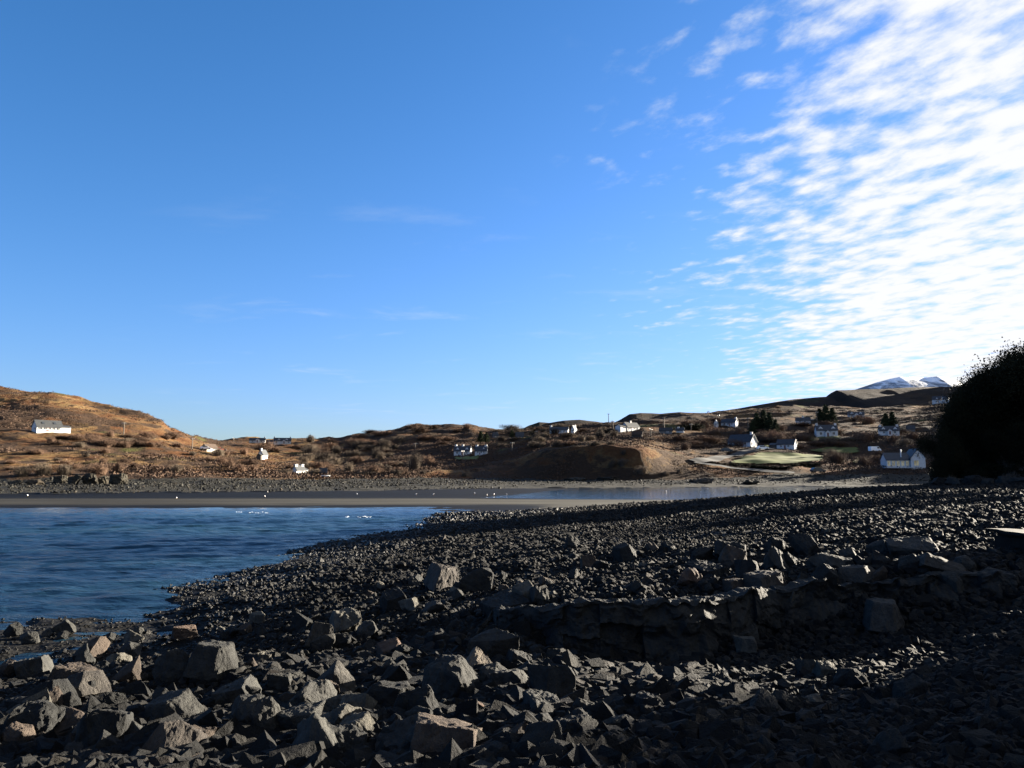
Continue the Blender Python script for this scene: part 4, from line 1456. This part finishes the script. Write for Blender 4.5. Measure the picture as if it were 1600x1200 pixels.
def house(x, yb, wpx, hpx, label, rot=0.0, d=6.5, wall=None, roof=None, chim=(-1, 1), dorm=(), win=(), door=None, porch=None,
          side=None, gwin=(1,), hit_y=None, name='house', cat='house', rfrac=.48, glass=None, width=None, sky=()):
    """rot: turn about z (deg); at 0 the long front faces the camera"""
    p = hit(x, yb, 150)
    a = math.radians(rot)
    va = math.atan2(p.x, p.y)
    tot = wpx * p.y / FPX
    rel = a + va      # angle between the front normal and the line of sight
    d = min(d, tot * .42)
    L = max(tot * .5, (tot - d * abs(math.sin(rel))) / max(.45, abs(math.cos(rel))))
    kk = min(1.0, L / 9.5)
    th = hpx * p.y / FPX
    wh = max(.9, th * (1 - rfrac)); rh = max(.6, th * rfrac)
    wall, roof = wall or M_WHITE, roof or M_SLATE
    o = empty(name, (p.x, p.y + d * .35, p.z + .15), a)
    bm = bmesh.new()
    gable_prism(bm, -L / 2, L / 2, -d / 2, d / 2, -3.0, wh, rh)
    bm_obj('wall', bm, wall, o)
    bm = bmesh.new()
    roof_bm(bm, -L / 2, L / 2, -d / 2, d / 2, wh, rh)
    ro = bm_obj('roof', bm, roof, o)
    for c in chim:
        chimney(ro, c * (L / 2 - .5), 0, wh + rh, .9 * kk, wall if wall is not M_TIMBER else M_GREY)
    for dx_ in dorm:
        dormer(ro, dx_ * L / 2, -d / 2 + .25, wh - .35 * kk, 1.7 * kk, 1.25 * kk, 2.2 * kk)
    for sx in sky:
        bm = bmesh.new()
        sl = math.atan2(rh, d / 2)
        box_bm(bm, (sx * L / 2, -d / 4 - .12, wh + rh / 2 + .22), (.9 * kk, 1.0 * kk, .10), 0, Matrix.Rotation(sl, 4, 'X'))
        bm_obj('skylight', bm, M_GLASS, ro)
    wz = min(1.35, wh * .55); hh = min(1.25, wh * .5)
    for wx in win:
        window(o, (wx * L / 2, -d / 2, wz), 1.25 * kk, hh, -1, 'y', glass)
    if wh > 4.2:
        pass
    for g in gwin:
        window(o, (g * L / 2, -.9 if rh > 2 else 0, wz), 1.1, hh, 1 if g > 0 else -1, 'x')
    if door is not None:
        bm = bmesh.new()
        box_bm(bm, (door * L / 2, -d / 2 - .04, .9 * kk), (.95 * kk, .1, 1.8 * kk))
        dd = bm_obj('door', bm, M_DOOR, o)
        bm = bmesh.new(); box_bm(bm, (door * L / 2 + .34 * kk, -d / 2 - .12, .9 * kk), (.08, .07, .14))
        bm_obj('handle', bm, M_TRIM, dd)
    if porch is not None:
        bm = bmesh.new()
        px_ = porch * L / 2
        hw, pd = 1.1 * kk, 1.4 * kk
        pr = [(-hw, -2), (hw, -2), (hw, 2.0 * kk), (0, 3.0 * kk), (-hw, 2.0 * kk)]
        A = [bm.verts.new((px_ + q, -d / 2 - pd, z)) for q, z in pr]
        B = [bm.verts.new((px_ + q, -d / 2 + .05, z)) for q, z in pr]
        bm.faces.new(A); bm.faces.new(B[::-1])
        for i in range(5):
            j = (i + 1) % 5
            bm.faces.new((A[i], A[j], B[j], B[i]))
        bmesh.ops.recalc_face_normals(bm, faces=bm.faces)
        pc = bm_obj('porch', bm, wall, o)
        bm = bmesh.new()
        for s in (-1, 1):
            ang = math.atan2(1.1, 1.1)
            box_bm(bm, (px_ + s * .6 * kk, -d / 2 - pd / 2 - .05, 2.58 * kk), (1.75 * kk, pd + .3, .12), 0, Matrix.Rotation(s * ang, 4, 'Y'))
        bm_obj('porch_roof', bm, roof, pc)
        bm = bmesh.new(); box_bm(bm, (px_, -d / 2 - pd - .04, .9 * kk), (.85 * kk, .08, 1.8 * kk))
        bm_obj('door', bm, M_DOOR, pc)
    if side:
        sgn, sl_, sd, sh, smat = side
        sl_, sd, sh = sl_ * kk, min(sd, d * .9), min(sh * kk, wh * .95)
        bm = bmesh.new()
        x0, x1 = (L / 2 + .002, L / 2 + sl_) if sgn > 0 else (-L / 2 - sl_, -L / 2 - .002)
        gable_prism(bm, x0, x1, -sd / 2, sd / 2, -3, sh, sh * .35)
        ex = bm_obj('extension', bm, smat, o)
        bm = bmesh.new(); roof_bm(bm, x0 + (.27 if sgn > 0 else 0), x1 - (0 if sgn > 0 else .27), -sd / 2, sd / 2, sh, sh * .35, .2, .14)
        bm_obj('extension_roof', bm, roof, ex)
    tag(o, label, cat)
    return o, L, wh, rh, d


house(70, 675, 42, 17, 'long white bungalow with a grey roof on the left hillside', rot=53 - 0, d=8, roof=M_LSLATE, chim=(), win=(-.7, -.35, 0, .3, .65), door=-.15, side=(1, 3.2, 6, 2.3, M_WHITE), gwin=(-1,), sky=(-.45, .45), rfrac=.55)
house(326, 706, 24, 11, 'cream bungalow with a brown roof on the left slope beside a pole', rot=72, d=8, wall=M_CREAM, roof=M_BRROOF, chim=(), win=(-.5, .1, .6), door=-.2, gwin=(-1,))
house(410, 717, 17, 13, 'small white gabled cottage alone among the brown scrub', rot=88, d=6.5, roof=M_LSLATE, chim=(-1,), win=(.0,), gwin=(-1,), side=(-1, 3, 4, 2.0, M_TIMBER))
house(401, 692, 24, 7, 'low white house with dark roof on the left skyline', rot=15, d=7, chim=(1,), win=(-.6, -.1, .5), porch=0.0)
house(440, 694, 26, 9, 'white house with two front gables on the skyline', rot=15, d=7, chim=(-1, 1), win=(-.7, .75), porch=.2, dorm=(-.4, .5))
house(422, 694, 10, 6, 'small white outbuilding left of the two gabled skyline house', rot=15, d=5, chim=(), win=(0,), width=5, cat='outbuilding', name='outbuilding')
house(466, 740, 19, 11, 'white cottage with two chimneys low beside the shore scrub', rot=66, d=6, roof=M_LSLATE, chim=(-1, 1), win=(-.4, .4), door=0, side=(1, 3.5, 5, 2.2, M_WHITE))
house(505, 742, 9, 5, 'dark timber shed near the white upturned boat', rot=10, d=3, wall=M_TIMBER, chim=(), win=(), gwin=(), name='shed', cat='shed')
house(723, 712, 28, 14, 'white house in blue shade with several steep gables, left of a pair', rot=-12, d=6.5, chim=(-1, 0), win=(-.6, .6), porch=.1, dorm=(-.55, .6))
house(752, 711, 20, 13, 'white house in blue shade with chimneyed gables, right of a pair', rot=-12, d=6.5, chim=(-1, 1), win=(-.5, .1, .55), door=-.15, dorm=(.5,))
house(774, 684, 9, 8, 'small grey house among trees left of the dark cabin', rot=20, d=6, wall=M_GREY, chim=(1,), win=(0,))
house(812, 685, 13, 9, 'dark timber cabin with a steep roof in the middle distance', rot=10, d=7, wall=M_TIMBER, chim=(), win=(-.4, .4), door=0, rfrac=.6)
house(874, 677, 30, 9, 'long shaded white house with dark roof above the bank', rot=-10, d=7, chim=(-1,), win=(-.7, -.3, .2, .6), door=0)
house(897, 677, 12, 11, 'white gabled house adjoining the long shaded one', rot=70, d=6, chim=(1,), win=(0,), gwin=(-1,))
house(986, 674, 28, 13, 'sunlit white house with a front gable in the middle of the hill', rot=42, d=7, roof=M_LSLATE, chim=(0,), win=(-.6, .1, .6), door=-.2, side=(-1, 5, 5, 2.4, M_WHITE))
house(996, 683, 16, 8, 'low dark stone barn just below the sunlit white house', rot=-15, d=5, wall=M_TIMBER, chim=(), win=(), gwin=(), name='barn', cat='barn', roof=M_BRROOF)
house(1041, 678, 20, 8, 'grey stone barn with a pale roof right of the tall pole', rot=-15, d=6, wall=M_GREY, roof=M_LSLATE, chim=(), win=(.3,), gwin=(), name='barn', cat='barn')
house(1063, 676, 12, 7, 'tiny white cottage with one chimney right of the grey barn', rot=-15, d=5, chim=(-.6,), win=(-.4, .4))
house(1120, 666, 14, 9, 'small white cottage with a shaded gable, left of two beside the wide bush', rot=70, d=6, chim=(), win=(0,), gwin=(-1,))
house(1141, 666, 26, 11, 'dark roofed cottage with a bright white right gable on the upper slope', rot=-38, d=6, chim=(1,), win=(-.5, 0, .5), door=.2)
house(1162, 698, 44, 18, 'long white cottage with the tallest bright right gable above the road', rot=-48, d=7, chim=(.9,), win=(-.75, -.3, .1, .5), door=.3, rfrac=.6)
house(1231, 702, 30, 14, 'slate roofed cottage with a bright right gable beside the field', rot=-38, d=6, roof=M_SLATE, chim=(), win=(-.5, .35), door=-.05, side=(-1, 4, 5, 2.2, M_TIMBER))
house(1293, 683, 34, 18, 'two storey white house with two dormers and a porch on a lawn', rot=-8, d=7, chim=(-1, 1), win=(-.6, .62), porch=0.0, dorm=(-.6, .6), rfrac=.42)
house(1256, 662, 22, 9, 'shaded white cottage left of the conifers on the upper slope', rot=-12, d=6, chim=(0,), win=(-.5, .2), side=(1, 4, 5, 2.2, M_TIMBER))
house(1339, 653, 24, 9, 'white cottage with two round headed dormers highest on the right slope', rot=-15, d=6.5, chim=(), win=(-.6, .6), porch=0.0, dorm=(-.55, .55))
house(1391, 680, 30, 13, 'white dormer house in deep shade below the conifers', rot=-15, d=7, chim=(-1, 1), win=(-.55, .55), porch=0.0, dorm=(-.6, .6))
house(1472, 630, 24, 11, 'white house with a right gable high beside the wooded bluff', rot=-35, d=6.5, chim=(), win=(-.5, .3), dorm=(-.4, .3))
house(1424, 674, 12, 8, 'grey shed in deep shade left of the wooded bluff', rot=-15, d=5, wall=M_GREY, chim=(), win=(), gwin=(), name='shed', cat='shed')

# the shore house with the amber windows
p = hit(1404, 731, 150)
o = empty('house', (p.x, p.y + 2.2, p.z + .1), R(-8))
k = p.y / FPX
W1, H1, RH1 = 34 * k, 12 * k, 11 * k
bm = bmesh.new(); gable_prism(bm, -W1 / 2, W1 / 2, -3, 3, -2, H1, RH1 * .9); bm_obj('wall', bm, M_WHITE, o)
bm = bmesh.new(); roof_bm(bm, -W1 / 2, W1 / 2, -3, 3, H1, RH1 * .9); ro = bm_obj('roof', bm, M_SLATE, o)
for i in range(5):
    window(o, (-W1 / 2 + (i + .5) * W1 / 5, -3, H1 * .52), W1 / 5 * .72, H1 * .68, -1, 'y', M_AMBER)
bm = bmesh.new(); bmesh.ops.create_cone(bm, cap_ends=True, segments=10, radius1=.18, radius2=.18, depth=3.2, matrix=Matrix.Translation((W1 * .18, -2.0, H1 + 1.6)))
bm_obj('flue', bm, M_TRIM, ro)
bm = bmesh.new(); box_bm(bm, (-.5, -4.4, -.05), (W1 + 1.6, 2.6, .3)); bm_obj('deck', bm, M_DECK, o)
W2, H2, RH2 = 26 * k, 15 * k, 13 * k
gx0 = W1 / 2 + W2 * .42
bm = bmesh.new(); gable_prism(bm, -4.0, 3.4, -W2 * .4, W2 * .4, -2, H2, RH2)
bmesh.ops.rotate(bm, cent=(0, 0, 0), matrix=Matrix.Rotation(R(90), 3, 'Z'), verts=bm.verts); bmesh.ops.translate(bm, vec=(gx0, 0, 0), verts=bm.verts)
wg = bm_obj('wing', bm, M_WHITE, o)
bm = bmesh.new(); roof_bm(bm, -4.0, 3.4, -W2 * .4, W2 * .4, H2, RH2)
bmesh.ops.rotate(bm, cent=(0, 0, 0), matrix=Matrix.Rotation(R(90), 3, 'Z'), verts=bm.verts); bmesh.ops.translate(bm, vec=(gx0, 0, 0), verts=bm.verts)
bm_obj('wing_roof', bm, M_SLATE, wg)
window(wg, (gx0 - .6, -4.0, H2 * .45), 1.5, 1.7, -1, 'y', M_AMBER)
window(wg, (gx0, -4.0, H2 + RH2 * .3), .7, 1.1, -1, 'y')
tag(o, 'white shore house with a row of amber windows and a tall gabled wing', 'house')

# ------------------------------------------------------------------ poles
M_POLE = simple('pole_timber', (0.1080, 0.0900, 0.0720), .85, .2, 5)
M_CERAM = simple('ceramic', (.5, .5, .48), .3, .05)


def pole(x, yb, hpx, label, arm=True):
    p = hit(x, yb, 150)
    h = hpx * p.y / FPX
    o = empty('utility_pole', p, random.uniform(-.5, .5))
    bm = bmesh.new()
    bmesh.ops.create_cone(bm, cap_ends=True, segments=8, radius1=.24, radius2=.17, depth=h + 1.5, matrix=Matrix.Translation((0, 0, (h - 1.5) / 2)))
    bm_obj('post', bm, M_POLE, o)
    if arm:
        bm = bmesh.new(); box_bm(bm, (0, -.26, h - .5), (1.7, .14, .16))
        c = bm_obj('crossarm', bm, M_POLE, o)
        for s in (-.7, 0, .7):
            bm = bmesh.new(); bmesh.ops.create_cone(bm, cap_ends=True, segments=6, radius1=.08, radius2=.05, depth=.3, matrix=Matrix.Translation((s, -.26, h - .27)))
            bm_obj('insulator', bm, M_CERAM, c)
    tag(o, label, 'utility pole')


for q in [
    (193, 679, 19, 'pale utility pole on the tan slope right of the long bungalow'),
    (300, 703, 18, 'utility pole just left of the cream bungalow'),
    (365, 690, 6, 'tiny utility pole on the left skyline'),
    (641, 732, 12, 'utility pole low in the hollow beside the tall grey bush'),
    (649, 702, 10, 'utility pole on the slope above the hollow'),
    (723, 719, 15, 'utility pole in front of the blue shaded pair of houses'),
    (800, 704, 13, 'utility pole right of the blue shaded pair of houses'),
    (838, 684, 11, 'utility pole near the dark cabin, before the long shaded house'),
    (951, 664, 18, 'slender mast standing against the sky on the ridge'),
    (958, 671, 14, 'utility pole left of the sunlit white house'),
    (1038, 675, 23, 'tallest utility pole, above the grey stone barn'),
    (1017, 682, 12, 'utility pole between the two stone barns'),
    (1080, 673, 11, 'utility pole right of the tiny white cottage'),
    (1107, 658, 16, 'utility pole on the skyline left of the white gabled cottages'),
    (1123, 660, 12, 'utility pole rising behind the small gabled cottage'),
    (1169, 668, 15, 'utility pole left of the conifer clump'),
    (1277, 668, 25, 'leaning pale utility pole beside the conifers of the two storey house'),
    (1155, 676, 8, 'short utility pole above the long white cottage'),
]:
    pole(*q)


# ------------------------------------------------------------------ cars, boat, caravan
M_TYRE = simple('tyre', (.02, .02, .02), .8, .1)
M_CARD = simple('dark_car_paint', (.02, .022, .028), .25, .05)
M_CARW = simple('white_car_paint', (.75, .75, .75), .3, .03)


def car(x, yb, paint, label, rz, van=False, ymin=150):
    p = hit(x, yb, ymin)
    o = empty('car', (p.x, p.y, p.z + .6), rz)
    prof = [(-2.1, .35), (2.1, .35), (2.15, .8), (1.2, .98), (.55, 1.5), (-1.2, 1.52), (-1.95, 1.0), (-2.15, .8)] if not van else \
           [(-2.3, .35), (2.3, .35), (2.3, 1.0), (1.7, 1.25), (1.3, 2.0), (-2.3, 2.0)]
    def extrude(pr, wd):
        bm = bmesh.new()
        A = [bm.verts.new((a, -wd, b)) for a, b in pr]; B = [bm.verts.new((a, wd, b)) for a, b in pr]
        bm.faces.new(A); bm.faces.new(B[::-1])
        for i in range(len(pr)):
            j = (i + 1) % len(pr); bm.faces.new((A[j], A[i], B[i], B[j]))
        bmesh.ops.recalc_face_normals(bm, faces=bm.faces)
        return bm
    bm = extrude(prof, .85); bmesh.ops.bevel(bm, geom=list(bm.edges), offset=.08, segments=2, affect='EDGES')
    b = bm_obj('body', bm, paint, o)
    wp = [(-1.55, 1.0), (.95, 1.0), (.5, 1.42), (-1.15, 1.44)] if not van else [(.5, 1.25), (1.5, 1.25), (1.2, 1.85), (.5, 1.85)]
    bm_obj('side_window', extrude(wp, .87), M_GLASS, b)
    for sx in (-1.35, 1.35):
        for sy in (-.8, .8):
            bm = bmesh.new()
            bmesh.ops.create_cone(bm, cap_ends=True, segments=14, radius1=.33, radius2=.33, depth=.22, matrix=Matrix.Translation((sx, sy, .33)) @ Matrix.Rotation(R(90), 4, 'X'))
            bm_obj('wheel', bm, M_TYRE, o)
    for sy in (-.6, .6):
        bm = bmesh.new(); box_bm(bm, (2.12, sy, .72), (.1, .3, .16)); bm_obj('headlight', bm, M_TRIM, o)
    tag(o, label, 'car' if not van else 'van')


car(1136, 709, M_CARD, 'dark parked car below the long white cottage, beside the road', R(-15))
car(1192, 706, M_CARW, 'white parked car at the road end left of the field', R(0))
car(1278, 742, M_CARD, 'dark car parked on the shore track right of the field', R(10))
car(321, 705, M_CARW, 'white car parked in front of the cream bungalow', R(30))
car(341, 707, M_RED, 'red car right of the cream bungalow', R(40))
car(1367, 709, M_CARW, 'small white van in the shade below the dormer house', R(15), van=True)

# upturned boat
p = hit(509, 746, 150)
bm = bmesh.new()
rows_ = []
for i in range(11):
    s = -1 + 2 * i / 10
    wd = .95 * (1 - abs(s) ** 2.4) ** .6 + .02
    rows_.append([bm.verts.new((s * 2.6, wd * math.cos(a_), .85 * math.sin(a_) * (1 - .35 * abs(s) ** 3))) for a_ in np.linspace(0, math.pi, 9)])
for a_, b_ in zip(rows_, rows_[1:]):
    for i in range(8): bm.faces.new((a_[i], a_[i + 1], b_[i + 1], b_[i]))
bm.faces.new(rows_[0]); bm.faces.new(rows_[-1][::-1])
box_bm(bm, (0, 0, .86), (4.4, .08, .12))
bmesh.ops.recalc_face_normals(bm, faces=bm.faces)
o = bm_obj('boat', bm, M_WHITE, None, (p.x, p.y, p.z + .1), True)
o.rotation_euler = (0, 0, R(20)); o.scale = (.55, .55, .5)
tag(o, 'white upturned boat on the grass beside the dark shed', 'boat')
# white standing stone by the cream bungalow
p = hit(352, 708, 150)
o = link('standing_stone', _alt.get('x') or PROTO_ROUND[0].copy(), None, (p.x, p.y, p.z + .8)); o.data.materials[0] = M_PALE
o.scale = (1.3, 1.2, 3.0)
tag(o, 'pale upright stone right of the red car on the left slope', 'standing stone')

# ------------------------------------------------------------------ gulls on the flats
M_GULL = simple('gull_white', (.8, .8, .8), .7, .03)
M_GWING = simple('gull_wing', (.42, .43, .46), .7, .05)
M_BEAK = simple('beak', (.6, .35, .05), .5, .05)


def skin_mesh(pts, mat, name):
    """one tapered tube through (pos, radius) points"""
    parts = []
    k = 8
    V, F = [], []
    for i, (p, r) in enumerate(pts):
        p = np.array(p)
        for j in range(k):
            a_ = 2 * np.pi * j / k
            V.append((p[0], p[1] + r * np.cos(a_) * .9, p[2] + r * np.sin(a_)))
        if i:
            for j in range(k):
                j2 = (j + 1) % k
                F.append(((i - 1) * k + j, (i - 1) * k + j2, i * k + j2, i * k + j))
    return mesh_np(name, V, F, mat, True)


GB = skin_mesh([((-.30, 0, .20), .01), ((-.2, 0, .21), .05), ((-.08, 0, .22), .095), ((.06, 0, .24), .10), ((.14, 0, .29), .065), ((.18, 0, .36), .05), ((.22, 0, .39), .055), ((.27, 0, .385), .03), ((.29, 0, .38), .005)], M_GULL, 'body')
GWm = skin_mesh([((-.36, 0, .21), .004), ((-.2, 0, .24), .05), ((-.02, 0, .27), .075), ((.08, 0, .27), .04), ((.11, 0, .27), .01)], M_GWING, 'wing')
GBk = skin_mesh([((.28, 0, .38), .02), ((.36, 0, .37), .004)], M_BEAK, 'beak')
GL = mesh_np('leg', *merge([tube((0, 0, 0), (0, 0, .18), .012, .012, 5), tube((0, 0, .012), (.06, 0, .01), .012, .012, 4)]), M_BEAK)


def gull(x, y):
    a, b = ray(x, y)
    Y = -CAMZ / b * .985
    z = max(0.0, float(H(a * Y, Y)))
    o = link('gull', GB, None, (a * Y, Y, z))
    for s in (-1, 1):
        wn = link('wing', GWm, o, (0, s * .05, 0)); wn.scale = (1, .8, 1)
        link('leg', GL, o, (0, s * .04, .0))
    link('beak', GBk, o)
    o.rotation_euler = (0, 0, random.uniform(0, 6.28))
    o.scale = (.55,) * 3
    return o


for (x, y, lab) in [
    (43, 776, 'white gull on the wet sand at the far left'), (414, 777, 'white gull on the dark sand by the bright puddle'),
    (418, 772, 'white gull beyond the bright puddle'), (276, 780, 'white gull alone on the sand below the cream bungalow'),
    (558, 774, 'white gull at the left end of the narrow channel'), (650, 774, 'white gull, brightest in the middle of the flats'),
    (677, 774, 'small gull right of the brightest one'), (742, 772, 'gull on the sand below the blue shaded houses'),
    (761, 774, 'white gull left of the close pair in the channel'), (772, 773, 'left gull of the close pair in the channel'),
    (792, 773, 'right gull of the close pair in the channel'), (702, 760, 'gull on the gravel near the far shore'),
    (1041, 768, 'gull standing in shallow water beside a pale ripple'), (1095, 769, 'gull near the river mouth, nearer of two'),
    (1106, 764, 'gull near the river mouth, farther of two'), (1212, 768, 'gull in the river below the field')]:
    tag(gull(x, y), lab, 'gull', 'gulls on the tidal flats')
